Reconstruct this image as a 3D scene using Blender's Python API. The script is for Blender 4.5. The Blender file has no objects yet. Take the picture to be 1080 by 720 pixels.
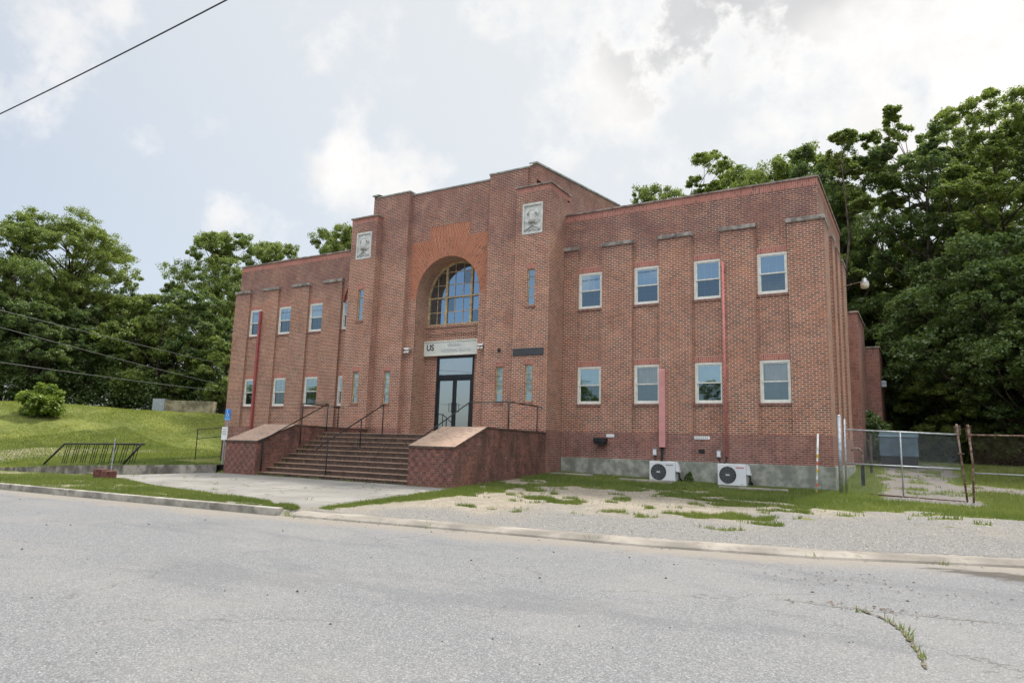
import bpy, math, random
import numpy as np
from mathutils import Matrix, Vector
random.seed(7); rng = np.random.default_rng(7)
PI = math.pi
S = bpy.context.scene
COL = S.collection

# ------------------------------------------------------------ camera
CAM = np.array([16.7433, -23.3077, 1.6])
RR = np.array([0.86041801, 0.50872835, 0.02960263])
UU = np.array([0.05179711, -0.14509973, 0.98806028])
FF = np.array([-0.50694962, 0.84861153, 0.15119708])
cd = bpy.data.cameras.new('camera'); cam = bpy.data.objects.new('camera', cd); COL.objects.link(cam)
M = Matrix.Identity(4)
for i in range(3):
    M[i][0] = RR[i]; M[i][1] = UU[i]; M[i][2] = -FF[i]; M[i][3] = CAM[i]
cam.matrix_world = M
cd.sensor_width = 36; cd.sensor_fit = 'HORIZONTAL'; cd.lens = 727.94/1080*36
cd.clip_start = .1; cd.clip_end = 3000
S.camera = cam

def azpos(u, dist):
    """ground position seen in column u of the picture, dist metres away"""
    a = math.radians(30.85) - math.atan((u-540)/728)
    return CAM[0]-math.sin(a)*dist, CAM[1]+math.cos(a)*dist

# ------------------------------------------------------------ noise
_tab = rng.random((256, 256))
def vnoise(x, y):
    x = np.asarray(x, float); y = np.asarray(y, float)
    xi = np.floor(x).astype(int); yi = np.floor(y).astype(int)
    fx = x-xi; fy = y-yi; fx = fx*fx*(3-2*fx); fy = fy*fy*(3-2*fy)
    a = _tab[xi & 255, yi & 255]; b = _tab[(xi+1) & 255, yi & 255]
    c = _tab[xi & 255, (yi+1) & 255]; d = _tab[(xi+1) & 255, (yi+1) & 255]
    return (a*(1-fx)+b*fx)*(1-fy)+(c*(1-fx)+d*fx)*fy
def fbm(x, y, o=4):
    s = 0; a = .5; t = 0
    for k in range(o):
        s = s+a*vnoise(x*2**k+17*k, y*2**k+31*k); t += a; a *= .5
    return s/t
def sstep(a, b, x):
    t = np.clip((np.asarray(x, float)-a)/(b-a), 0, 1); return t*t*(3-2*t)

# ------------------------------------------------------------ node helpers
def new_mat(name):
    m = bpy.data.materials.new(name); m.use_nodes = True
    nt = m.node_tree; b = nt.nodes['Principled BSDF']
    return m, nt, b
def N(nt, t, **kw):
    n = nt.nodes.new(t)
    for k, v in kw.items():
        if k == 'inp':
            for a, c in v.items(): n.inputs[a].default_value = c
        else: setattr(n, k, v)
    return n
def L(nt, a, b): nt.links.new(a, b)
def mixc(nt, fac, a, b, mode='MIX'):
    n = nt.nodes.new('ShaderNodeMix'); n.data_type = 'RGBA'; n.blend_type = mode
    for s, v in ((n.inputs[0], fac), (n.inputs[6], a), (n.inputs[7], b)):
        if isinstance(v, bpy.types.NodeSocket): nt.links.new(v, s)
        elif isinstance(v, (int, float)): s.default_value = v
        else: s.default_value = (*v, 1)
    return n.outputs[2]
def math_(nt, op, a, b=None, c=None, clamp=False):
    n = nt.nodes.new('ShaderNodeMath'); n.operation = op; n.use_clamp = clamp
    for i, v in enumerate((a, b, c)):
        if v is None: continue
        if isinstance(v, bpy.types.NodeSocket): nt.links.new(v, n.inputs[i])
        else: n.inputs[i].default_value = v
    return n.outputs[0]
def noise(nt, vec, scale, detail=4, rough=.55, out='Fac'):
    n = N(nt, 'ShaderNodeTexNoise', inp={'Scale': scale, 'Detail': detail, 'Roughness': rough})
    if vec is not None: L(nt, vec, n.inputs['Vector'])
    return n.outputs[out]
def ramp(nt, fac, stops):
    n = nt.nodes.new('ShaderNodeValToRGB'); L(nt, fac, n.inputs[0])
    e = n.color_ramp.elements
    while len(e) < len(stops): e.new(.5)
    for k, (p, c) in enumerate(stops):
        e[k].position = p; e[k].color = (*c, 1) if not isinstance(c, (int, float)) else (c, c, c, 1)
    return n.outputs[0]
def maprange(nt, v, a, b, c=0., d=1.):
    n = nt.nodes.new('ShaderNodeMapRange'); n.interpolation_type = 'SMOOTHSTEP'
    L(nt, v, n.inputs[0])
    for i, q in enumerate((a, b, c, d)): n.inputs[i+1].default_value = q
    return n.outputs[0]
def bump(nt, h, b, strength=.3, dist=.02):
    n = N(nt, 'ShaderNodeBump', inp={'Strength': strength, 'Distance': dist})
    L(nt, h, n.inputs['Height']); L(nt, n.outputs[0], b.inputs['Normal'])

def plain(name, col, rough=.6, metal=0., var=.12, scale=3., dirt=None, bumpy=0):
    m, nt, b = new_mat(name)
    tc = N(nt, 'ShaderNodeTexCoord').outputs['Object']
    n1 = noise(nt, tc, scale, 5)
    lo = tuple(c*(1-var*1.6) for c in col); hi = tuple(min(1, c*(1+var)) for c in col)
    c = mixc(nt, maprange(nt, n1, .35, .65), lo, hi)
    if dirt:
        n2 = noise(nt, tc, dirt[1], 6, .65)
        c = mixc(nt, maprange(nt, n2, dirt[2], dirt[3]), c, dirt[0])
    L(nt, c, b.inputs['Base Color'])
    b.inputs['Roughness'].default_value = rough; b.inputs['Metallic'].default_value = metal
    if bumpy: bump(nt, noise(nt, tc, scale*12, 4), b, bumpy, .01)
    return m

def brick_mat(name, c1, c2, mortar, bw=.205, rh=.0677, ms=.011, uv=True, dark=(.07, .035, .035), darkfac=.25,
              swap=False, grime=None, weather=.35, smooth=.1, stain_top=None, checker=False, white=0.):
    m, nt, b = new_mat(name)
    vec = N(nt, 'ShaderNodeUVMap').outputs[0]
    sep = N(nt, 'ShaderNodeSeparateXYZ'); L(nt, vec, sep.inputs[0])
    bv = vec
    if swap:
        cb = N(nt, 'ShaderNodeCombineXYZ'); L(nt, sep.outputs[1], cb.inputs[0]); L(nt, sep.outputs[0], cb.inputs[1]); bv = cb.outputs[0]
    br = N(nt, 'ShaderNodeTexBrick', offset=.5, squash=1.0, inp={'Scale': 1., 'Mortar Size': ms, 'Mortar Smooth': smooth, 'Bias': 0., 'Brick Width': bw, 'Row Height': rh})
    L(nt, bv, br.inputs['Vector'])
    br.inputs['Color1'].default_value = (0, 0, 0, 1); br.inputs['Color2'].default_value = (1, 1, 1, 1); br.inputs['Mortar'].default_value = (.5, .5, .5, 1)
    rnd = N(nt, 'ShaderNodeSeparateColor'); L(nt, br.outputs['Color'], rnd.inputs[0]); rv = rnd.outputs[0]
    # second random by per-brick cell noise
    base = mixc(nt, rv, c1, c2)
    sc = N(nt, 'ShaderNodeVectorMath', operation='MULTIPLY'); L(nt, bv, sc.inputs[0]); sc.inputs[1].default_value = (1/bw*2, 1/rh, 1)
    fl = N(nt, 'ShaderNodeVectorMath', operation='FLOOR'); L(nt, sc.outputs[0], fl.inputs[0])
    wn = N(nt, 'ShaderNodeTexWhiteNoise', noise_dimensions='2D'); L(nt, fl.outputs[0], wn.inputs['Vector'])
    big = noise(nt, vec, .9, 5, .6)
    dk = math_(nt, 'ADD', wn.outputs[0], math_(nt, 'MULTIPLY', math_(nt, 'SUBTRACT', big, .5), .9))
    thr = 1-darkfac
    if stain_top:
        bnd = math_(nt, 'MULTIPLY', maprange(nt, sep.outputs[1], stain_top[0], stain_top[0]+1.2), maprange(nt, sep.outputs[1], stain_top[1], stain_top[1]-.4))
        thr = math_(nt, 'SUBTRACT', 1-darkfac, math_(nt, 'MULTIPLY', bnd, math_(nt, 'MULTIPLY', maprange(nt, noise(nt, vec, .7, 5, .7), .4, .62), .45)))
    base = mixc(nt, math_(nt, 'MULTIPLY', math_(nt, 'GREATER_THAN', dk, thr), .62), base, dark)
    base = mixc(nt, maprange(nt, big, .3, .75, 0, weather), base, tuple(.55*q+.45*w for q, w in zip(c2, (.30, .22, .19))))
    warm = noise(nt, vec, .38, 4, .6)
    base = mixc(nt, maprange(nt, warm, .48, .68, 0, .30), base, tuple(min(1, q*w) for q, w in zip(c2, (1.12, 1.05, .85))))
    base = mixc(nt, maprange(nt, warm, .46, .30, 0, .30), base, tuple(q*w for q, w in zip(c1, (.72, .75, 1.0))))
    fine = noise(nt, vec, 60, 3)
    base = mixc(nt, math_(nt, 'MULTIPLY', fine, .25), base, (.05, .03, .03))
    mcol = mixc(nt, maprange(nt, noise(nt, vec, 1.3, 5, .65), .3, .7), tuple(q*.72 for q in mortar), mortar)
    c = mixc(nt, br.outputs['Fac'], base, mcol)
    if stain_top:                                   # soot washed down from the coping: blotches with their own outline
        z0, z1, col, amt = stain_top
        st = N(nt, 'ShaderNodeVectorMath', operation='MULTIPLY'); L(nt, vec, st.inputs[0]); st.inputs[1].default_value = (1., .7, 1)
        nn = noise(nt, st.outputs[0], 1.1, 9, .78)
        band = math_(nt, 'MULTIPLY', maprange(nt, sep.outputs[1], z0, z0+.9), maprange(nt, sep.outputs[1], z1, z1-.35))
        f = math_(nt, 'MULTIPLY', maprange(nt, math_(nt, 'ADD', nn, math_(nt, 'MULTIPLY', band, .14)), .44, .78), band)
        c = mixc(nt, math_(nt, 'MULTIPLY', f, amt), c, col)
    if grime:
        gs = N(nt, 'ShaderNodeVectorMath', operation='MULTIPLY'); L(nt, vec, gs.inputs[0]); gs.inputs[1].default_value = (1.3, .55, 1)
        nn = noise(nt, gs.outputs[0], grime[1], 9, .74)
        c = mixc(nt, math_(nt, 'MULTIPLY', maprange(nt, nn, grime[2], grime[3]), grime[4]), c, grime[0])
    if checker:
        c3 = N(nt, 'ShaderNodeVectorMath', operation='MULTIPLY'); L(nt, vec, c3.inputs[0]); c3.inputs[1].default_value = (6.6, 7.4, 1)
        ck = N(nt, 'ShaderNodeTexChecker', inp={'Scale': 1.}); L(nt, c3.outputs[0], ck.inputs[0])
        c = mixc(nt, math_(nt, 'MULTIPLY', ck.outputs['Fac'], .38), c, (.05, .028, .03))
    L(nt, c, b.inputs['Base Color']); b.inputs['Roughness'].default_value = .9
    b.inputs['Specular IOR Level'].default_value = .25
    h = math_(nt, 'SUBTRACT', math_(nt, 'MULTIPLY', fine, .3), br.outputs['Fac'])
    bump(nt, h, b, .5, .008)
    return m

MORT = (.62, .50, .40)
M_ = {}
M_['brick'] = brick_mat('weathered_red_brick', (.24, .060, .030), (.45, .148, .078), MORT, darkfac=.34, grime=((.13, .06, .045), .9, .5, .74, .4), stain_top=(8.3, 11.2, (.15, .075, .078), .62), weather=.18)
M_['brick_tower'] = brick_mat('tower_red_brick', (.26, .068, .035), (.45, .156, .086), MORT, darkfac=.3, grime=((.13, .06, .045), .9, .5, .74, .4), stain_top=(9.0, 13.2, (.17, .08, .082), .55), weather=.18)
M_['brick_base'] = brick_mat('dark_base_brick', (.24, .08, .062), (.36, .135, .105), (.42, .31, .26), grime=((.11, .06, .055), 1.7, .42, .66, .5))
M_['brick_arch'] = brick_mat('orange_arch_brick', (.38, .105, .052), (.47, .16, .085), (.52, .34, .24), bw=.21, rh=.062, ms=.008, darkfac=.06, weather=.1)
M_['brick_soldier'] = brick_mat('soldier_brick', (.40, .13, .10), (.52, .20, .155), (.50, .30, .25), swap=True, bw=.205, rh=.0677, darkfac=.12)
M_['brick_reveal'] = brick_mat('buff_reveal_brick', (.36, .155, .095), (.46, .23, .15), (.55, .43, .33), darkfac=.25)
M_['brick_stair'] = brick_mat('sooty_stair_brick', (.25, .08, .06), (.38, .14, .10), (.24, .17, .14), darkfac=.45, dark=(.045, .026, .028), grime=((.055, .04, .037), 1.5, .36, .66, .75))
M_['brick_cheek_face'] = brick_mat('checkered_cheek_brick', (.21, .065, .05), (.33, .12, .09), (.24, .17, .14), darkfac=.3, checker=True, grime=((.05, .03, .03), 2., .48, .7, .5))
M_['brick_cheek_top'] = brick_mat('pale_cheek_top_brick', (.44, .28, .205), (.54, .38, .29), (.36, .29, .23), darkfac=.14, ms=.012, weather=.5)  # coping brick, paler than the cheek sides
M_['brick_step'] = brick_mat('toplit_tread_brick', (.36, .22, .155), (.48, .31, .23), (.34, .27, .21), swap=True, darkfac=.2, grime=((.09, .07, .05), 2.2, .45, .7, .6))  # pale treads and nosings: light from above put into the colour
M_['brick_riser'] = brick_mat('shaded_riser_brick', (.10, .058, .046), (.17, .10, .078), (.09, .075, .06), swap=True, bw=.16, darkfac=.4, dark=(.04, .027, .026), grime=((.045, .036, .03), 2.5, .42, .66, .7))  # dark risers: shade put into the colour, plus patchy grime
M_['brick_rear'] = brick_mat('plain_rear_brick', (.30, .11, .085), (.38, .155, .12), (.36, .25, .21), grime=((.09, .05, .045), .8, .45, .68, .5))
M_['stone_cap'] = plain('weathered_stone_cap', (.30, .27, .245), .9, var=.25, scale=5, dirt=((.10, .09, .085), 3, .5, .7), bumpy=.4)
M_['coping'] = plain('weathered_coping', (.30, .25, .22), .9, var=.3, scale=4, dirt=((.12, .09, .08), 2, .5, .7), bumpy=.3)
M_['coping_green'] = plain('lead_green_coping', (.34, .37, .34), .8, var=.2, scale=4, dirt=((.14, .14, .12), 2, .55, .75))
M_['relief'] = plain('carved_limestone', (.60, .61, .58), .9, var=.1, scale=6, dirt=((.34, .35, .33), 4, .55, .75), bumpy=.3)
M_['frame_white'] = plain('cream_window_frame', (.74, .73, .67), .5, var=.06, scale=6)
M_['frame_yellow'] = plain('peeling_ochre_frame', (.50, .37, .20), .7, var=.2, scale=8)
M_['dark_room'] = plain('dim_interior', (.03, .035, .04), .9, var=.2)
M_['blind'] = plain('white_slatted_blind', (.72, .74, .74), .8, var=.06, scale=4)
M_['black_metal'] = plain('black_metal', (.022, .022, .024), .45, .3, var=.2, scale=8)
M_['bronze_door'] = plain('dark_aluminium', (.025, .028, .032), .35, .5, var=.1)
M_['galv'] = plain('galvanised_steel', (.42, .45, .48), .45, .6, var=.15, scale=9)
M_['rusty'] = plain('rusty_galvanised', (.30, .22, .18), .8, .2, var=.3, scale=14, dirt=((.13, .06, .035), 9, .42, .6))
M_['rust_dark'] = plain('dark_rust', (.12, .07, .05), .85, .1, var=.3, scale=14)
M_['pink_pipe'] = plain('faded_red_paint', (.60, .20, .19), .55, var=.1, scale=3)
M_['red_duct'] = plain('dark_red_paint', (.33, .075, .075), .55, var=.1, scale=3)
M_['pink_duct'] = plain('faded_pink_duct', (.60, .28, .27), .55, var=.08, scale=3)
M_['ac_white'] = plain('white_enamel', (.70, .72, .75), .4, var=.04, scale=2, dirt=((.50, .50, .48), 5, .6, .8))
M_['ac_dark'] = plain('dark_fan_plastic', (.035, .04, .045), .5, var=.1)
M_['white'] = plain('white_plastic', (.75, .76, .76), .5, var=.04)
M_['dark_sign'] = plain('slate_grey_panel', (.045, .05, .058), .6, var=.1, scale=2)
M_['sign_board'] = plain('pale_sign_board', (.64, .67, .62), .6, var=.05, scale=2, dirt=((.50, .53, .50), 3, .55, .8))
M_['sign_faint'] = plain('faded_lettering', (.50, .55, .55), .7, var=.08)
M_['sign_trim'] = plain('cream_sign_trim', (.68, .68, .60), .6, var=.08)
M_['letter'] = plain('charcoal_lettering', (.05, .06, .065), .6, var=.05)
M_['red_letter'] = plain('red_lettering', (.55, .12, .14), .6, var=.05)
M_['grey_letter'] = plain('grey_lettering', (.25, .25, .27), .6, var=.05)
M_['blue_sign'] = plain('blue_sign', (.03, .22, .62), .45, var=.05)
M_['blue_sign_light'] = plain('light_blue_sign', (.12, .38, .72), .45, var=.05)
M_['concrete_wall'] = plain('mossy_foundation_concrete', (.31, .32, .28), .95, var=.22, scale=2.8, dirt=((.17, .175, .145), 2.6, .42, .75), bumpy=.4)
M_['kerb'] = plain('old_kerb_concrete', (.34, .32, .28), .95, var=.25, scale=2., dirt=((.13, .12, .10), 2.2, .5, .7), bumpy=.4)
M_['kerb_pale'] = plain('bleached_apron_concrete', (.30, .275, .24), .95, var=.22, scale=1.5, dirt=((.19, .17, .145), 3, .45, .7), bumpy=.3)
M_['retaining'] = plain('stained_low_wall', (.25, .23, .20), .95, var=.35, scale=1.6, dirt=((.09, .075, .06), 3, .48, .68), bumpy=.4)
M_['block_red'] = plain('dark_red_brick_block', (.13, .045, .035), .9, var=.3, scale=5)
M_['dumpster'] = plain('blue_grey_steel', (.10, .17, .22), .55, .1, var=.2, scale=1.5, dirt=((.05, .06, .07), 2, .55, .75))
M_['rubber'] = plain('black_rubber', (.018, .018, .02), .8)
M_['wood_grey'] = plain('weathered_boards', (.26, .23, .15), .9, var=.3, scale=2)
M_['tape_yellow'] = plain('yellow_tape', (.65, .42, .05), .6)
M_['tape_red'] = plain('orange_red_tape', (.60, .14, .08), .6)
M_['bark'] = plain('grey_brown_bark', (.085, .065, .05), .95, var=.35, scale=3, bumpy=.6)
M_['cable'] = plain('cable_sheath', (.03, .03, .035), .7)
M_['cable_light'] = plain('weathered_grey_cable', (.13, .135, .14), .6)
M_['roof'] = plain('grey_roofing', (.12, .12, .12), .9)
M_['lamp_glass'] = plain('frosted_lamp_glass', (.75, .70, .58), .3)
M_['pebble'] = plain('dark_pebbles', (.045, .04, .042), .9, var=.4, scale=1)
M_['leaf_litter'] = plain('dry_brown_leaves', (.16, .085, .05), .9, var=.4, scale=3)

def glass_mat(name, tint, refl, through):
    m = bpy.data.materials.new(name); m.use_nodes = True; nt = m.node_tree
    for n in list(nt.nodes): nt.nodes.remove(n)
    out = N(nt, 'ShaderNodeOutputMaterial'); g = N(nt, 'ShaderNodeBsdfGlossy'); g.inputs['Roughness'].default_value = .02
    g.inputs['Color'].default_value = (*tint, 1)
    t = N(nt, 'ShaderNodeBsdfTransparent'); t.inputs[0].default_value = (*through, 1)
    fr = N(nt, 'ShaderNodeFresnel', inp={'IOR': 1.5})
    f = math_(nt, 'ADD', fr.outputs[0], refl, clamp=True)
    mx = N(nt, 'ShaderNodeMixShader'); L(nt, f, mx.inputs[0]); L(nt, t.outputs[0], mx.inputs[1]); L(nt, g.outputs[0], mx.inputs[2])
    tc = N(nt, 'ShaderNodeTexCoord').outputs['Object']
    bp = N(nt, 'ShaderNodeBump', inp={'Strength': .05, 'Distance': .02}); L(nt, noise(nt, tc, 1.7, 2), bp.inputs['Height']); L(nt, bp.outputs[0], g.inputs['Normal'])
    L(nt, mx.outputs[0], out.inputs[0])
    return m
M_['glass'] = glass_mat('coated_window_glass', (.70, .88, .98), .44, (.6, .64, .66))
M_['glass_screen'] = glass_mat('screened_lower_glass', (.46, .58, .66), .30, (.42, .45, .47))
M_['glass_clear'] = glass_mat('clear_lower_glass', (.78, .86, .90), .16, (.9, .92, .93))
M_['glass_door'] = glass_mat('door_glass', (.80, .86, .90), .5, (.4, .42, .43))
M_['glass_arch'] = glass_mat('arch_window_glass', (.56, .78, 1.), .45, (.4, .45, .5))
M_['glass_frost'] = plain('frosted_slit_glass', (.32, .42, .42), .35, var=.25, scale=3)

# ------------------------------------------------------------ mesh builder
class MB:
    def __init__(s): s.v = []; s.f = []; s.m = []; s.uv = []
    def face(s, pts, mi=0, uv=None):
        b = len(s.v); s.v += [tuple(p) for p in pts]; s.f.append(tuple(range(b, b+len(pts)))); s.m.append(mi); s.uv.append(uv)
    def box(s, x0, x1, y0, y1, z0, z1, mi=0, skip=''):
        a = [(x0, y0, z0), (x1, y0, z0), (x1, y1, z0), (x0, y1, z0), (x0, y0, z1), (x1, y0, z1), (x1, y1, z1), (x0, y1, z1)]
        for nm, q in (('b', (0, 3, 2, 1)), ('t', (4, 5, 6, 7)), ('f', (0, 1, 5, 4)), ('r', (1, 2, 6, 5)), ('k', (2, 3, 7, 6)), ('l', (3, 0, 4, 7))):
            if nm not in skip: s.face([a[i] for i in q], mi)
        return s
    def tube(s, pts, r, seg=8, mi=0, caps=True, r2=None):
        pts = [Vector(p) for p in pts]; n = len(pts); rings = []
        prev = None
        for i, p in enumerate(pts):
            d = (pts[min(i+1, n-1)]-pts[max(i-1, 0)]).normalized()
            if prev is None:
                a = Vector((0, 0, 1)) if abs(d.z) < .9 else Vector((1, 0, 0))
            else: a = prev
            x = (a-d*a.dot(d)).normalized(); y = d.cross(x); prev = x
            rad = r if r2 is None else r+(r2-r)*i/(n-1)
            if isinstance(r, (list, tuple)): rad = r[i]
            rings.append([tuple(p+x*math.cos(2*PI*k/seg)*rad+y*math.sin(2*PI*k/seg)*rad) for k in range(seg)])
        for i in range(n-1):
            for k in range(seg):
                k2 = (k+1) % seg; s.face([rings[i][k], rings[i][k2], rings[i+1][k2], rings[i+1][k]], mi)
        if caps: s.face(rings[0][::-1], mi); s.face(rings[-1], mi)
        return s
    def prism_y(s, poly, y0, y1, mi=0, back=True):      # poly of (x,z) counter-clockwise seen from -Y
        s.face([(x, y0, z) for x, z in poly], mi)
        if back: s.face([(x, y1, z) for x, z in poly][::-1], mi)
        n = len(poly)
        for i in range(n):
            (a, b), (c, d) = poly[i], poly[(i+1) % n]
            s.face([(a, y0, b), (a, y1, b), (c, y1, d), (c, y0, d)], mi)
        return s
    def lathe(s, prof, c, seg=20, mi=0, axis='z'):
        cx, cy, cz = c; R = []
        for r, h in prof:
            ring = []
            for k in range(seg):
                a = 2*PI*k/seg
                if axis == 'z': ring.append((cx+r*math.cos(a), cy+r*math.sin(a), cz+h))
                elif axis == 'y': ring.append((cx+r*math.cos(a), cy+h, cz+r*math.sin(a)))
            R.append(ring)
        for i in range(len(R)-1):
            for k in range(seg):
                k2 = (k+1) % seg; s.face([R[i][k], R[i][k2], R[i+1][k2], R[i+1][k]], mi)
        return s
    def build(s, name, mats, parent=None, smooth=False, bevel=0, org=None):
        me = bpy.data.meshes.new(name)
        o = bpy.data.objects.new(name, me); COL.objects.link(o)
        off = np.zeros(3)
        if parent is not None:
            o.parent = parent; off = np.array(parent.get('_o', (0, 0, 0)), float)
        elif org is not None: off = np.array(org, float); o.location = org
        o['_o'] = tuple(float(q) for q in off)
        # weld
        idx = {}; vs = []; fs = []
        for f in s.f:
            q = []
            for i in f:
                key = tuple(round(c, 5) for c in s.v[i])
                if key not in idx: idx[key] = len(vs); vs.append(key)
                q.append(idx[key])
            fs.append(q)
        ok = [i for i, q in enumerate(fs) if len(set(q)) == len(q)]
        me.from_pydata([tuple(np.array(p)-off) for p in vs], [], [fs[i] for i in ok])
        if not isinstance(mats, (list, tuple)): mats = [mats]
        for m in mats: me.materials.append(M_[m] if isinstance(m, str) else m)
        me.polygons.foreach_set('material_index', [s.m[i] for i in ok])
        uvl = me.uv_layers.new(name='UVMap'); co = []
        for pi, i in enumerate(ok):
            pts = [vs[j] for j in fs[i]]
            if s.uv[i] is not None: co += [c for p in s.uv[i] for c in p]; continue
            n = me.polygons[pi].normal
            if abs(n.z) > .5: k = (0, 1)
            elif abs(n.y) >= abs(n.x): k = (0, 2)
            else: k = (1, 2)
            for p in pts: co += [p[k[0]], p[k[1]]]
        uvl.data.foreach_set('uv', co)
        if smooth: me.polygons.foreach_set('use_smooth', [True]*len(ok))
        if bevel:
            bm = o.modifiers.new('bevel', 'BEVEL'); bm.width = bevel; bm.segments = 2; bm.limit_method = 'ANGLE'
        me.update(); return o

def tag(o, label, cat, group=None, kind=None):
    if label: o['label'] = label
    if cat: o['category'] = cat
    if group: o['group'] = group
    if kind: o['kind'] = kind
    return o
def thing(name, label, cat, loc=(0, 0, 0), group=None):
    o = bpy.data.objects.new(name, None); COL.objects.link(o); o.location = loc; o['_o'] = tuple(float(q) for q in loc)
    o.empty_display_size = .2
    return tag(o, label, cat, group)
def copy_tree(o, parent=None, dloc=(0, 0, 0)):
    c = o.copy(); COL.objects.link(c)
    if parent is not None: c.parent = parent
    if dloc != (0, 0, 0): c.location = o.location+Vector(dloc)
    for ch in list(o.children): copy_tree(ch, c)
    return c
def np_mesh(name, V, F, mats, uv=None, mi=None):
    me = bpy.data.meshes.new(name)
    k = F.shape[1]
    me.vertices.add(len(V)); me.vertices.foreach_set('co', V.astype(np.float32).ravel())
    me.loops.add(F.size); me.loops.foreach_set('vertex_index', F.astype(np.int32).ravel())
    me.polygons.add(len(F)); me.polygons.foreach_set('loop_start', np.arange(0, F.size, k, dtype=np.int32))
    for m in mats: me.materials.append(m)
    if mi is not None: me.polygons.foreach_set('material_index', mi.astype(np.int32))
    me.update(calc_edges=True)
    return me

# ------------------------------------------------------------ terrain
KX = [-200, -60, -20, -8, -5.7, .3, 4.6, 9.6, 12.6, 15.2, 18, 22, 40, 200]
KY = [-31, -19, -14.6, -13.75, -13.5, -13.1, -12.75, -12.1, -11.75, -11.1, -9.8, -8.8, -6.5, 10]
def Yk(x): return np.interp(x, KX, KY)
def zroad(x, y):
    return np.where(np.asarray(x) < -8, (np.asarray(x)+8)*.015, 0.)*np.ones_like(np.asarray(y, float))
def walltop(x): return np.interp(x, [-60, -21.5, -15.3, -5.4], [-.9, -.11, .23, .64])
def wallbot(x): return np.interp(x, [-60, -18.8, -11.8, -5.4, 5, 9, 14, 20], [-.9, -.17, -.03, .36, .36, .33, .3, .3])
G0x = [5, 9.2, 12, 14.4, 17.6, 20, 60]; G0z = [.74, .63, .57, .56, .5, .47, .4]
def slong(x, y): return (np.asarray(x)-CAM[0])*-.866+(np.asarray(y)-CAM[1])*.5
def H(x, y):
    x = np.asarray(x, float); y = np.asarray(y, float)
    k = Yk(x); zr = zroad(x, y)
    kt = zr+np.interp(x, [-8, 4.6, 6, 60], [.13, .12, .06, .05])
    zb = wallbot(x)
    t = np.clip((y-k)/(-6.8-k), 0, 1)
    z1 = kt+(zb-kt)*t
    g0 = np.interp(x, G0x, G0z)
    t2 = np.clip((y+6.8)/6.8, 0, 1)
    z2 = zb+(g0-zb)*t2**.85
    right = np.where(y < -6.8, z1, z2)
    back = g0+.073*np.clip(y, 0, 12)+.02*np.clip(y-12, 0, 20)
    right = np.where(y > 0, back, right)
    # left lawn and bank
    wt = walltop(x)
    yf = CAM[1]+(48+.866*(x-CAM[0]))/.5
    u = np.clip((y+6.8)/np.maximum(yf+6.8, 6), 0, 1)
    lawn = wt+(1-(1-u)**3)*(np.maximum(.85, wt+.2)-wt)
    s = slong(x, y); lat = (x-CAM[0])*.5+(y-CAM[1])*.866
    crest = np.interp(lat, [-12, 12, 30], [3.0, 2.5, 2.2])
    bank = sstep(47.5, 61, s)
    bump_ = (fbm(x*.25, y*.25)-.5)*.5*bank*(1-.6*sstep(60, 64, s))
    lawn = lawn+bank*crest+bump_
    left = np.where(y < -6.8, z1, lawn)
    w = sstep(-13.5, -2, x)*sstep(-6.8, -6.6, y)
    w = np.where(x > -5.06, np.where(y < -6.8, 1, np.maximum(w, sstep(-5.1, -5, x)*(y < 0))), w)
    h = left*(1-w)+right*w
    near = (fbm(x*.8, y*.8)-.5)*.07*(1-sstep(5.6, 5.2, x)*sstep(-13, -11.7, x))
    h = h+near*sstep(k+.2, k+1.5, y)*sstep(14., 16, np.abs(x-40)+0*y)
    h = np.where(y < k+np.where(x < 4.85, .10, .46), zr-.06, h)
    return h
def cover(x, y):
    """1 = grass, 0 = bare"""
    x = np.asarray(x, float); y = np.asarray(y, float)
    n = fbm(x*.55+3, y*.9+9, 5); n2 = fbm(x*2.3, y*2.9, 4)
    k = Yk(x)
    n5 = fbm(x*1.7+5, y*2.6+2, 5)
    wl_ = sstep(13.5, 15.5, x)
    bl = np.interp(y, [-10.5, -9, -7, -5, -3.6, -2.4, -1.4], [-.05, .22, .36, .46, .60, .82, 1.1])
    brt = np.interp(y, [-7.5, -6.2, -5, -4, -3], [-.05, .25, .55, .80, 1.1])
    c = sstep(.38, .66, bl*(1-wl_)+brt*wl_+(n5-.5)*1.35+(n-.5)*.9)
    c = c*sstep(k+1.2, k+2.4, y)
    strip = sstep(1.1, .4, np.abs(x-5.35-.18*(y+8)))*(y > k+.7)*(y < -5)
    c = np.maximum(c, strip*sstep(.35, .5, n2+.12))
    # gravel drive behind gate
    xc = 16.55+.05*(5-y)+(n-.5)*.8; wd = 1.05
    drive = sstep(wd+.5, wd-.2, np.abs(x-xc-(n2-.5)*.7))*sstep(-2.6, -1.2, y)*sstep(14.5, 12, y)
    turn = sstep(1.3, .4, np.abs(y-(4.2-(x-17)*.55)))*(x > 16.8)*(y > -2)
    c = np.where((x > 13) & (y > -2.6), c*(1-np.maximum(drive, turn)*.95), c)
    c = np.where((y > 0), np.maximum(c, 1-np.maximum(drive, turn)*sstep(.30, .48, n5)), c)
    sl = slong(x, y)
    left = np.where(y < -6.8, .50+.7*(n-.5)+.35*(n2-.5), 1.-.56*sstep(42.5, 44.5, sl)*sstep(48.5, 47, sl)-.25*sstep(.6, .75, n)*(sl > 48))
    c = np.where(x < 5.06, left, c)
    return np.clip(c, 0, 1)

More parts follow.
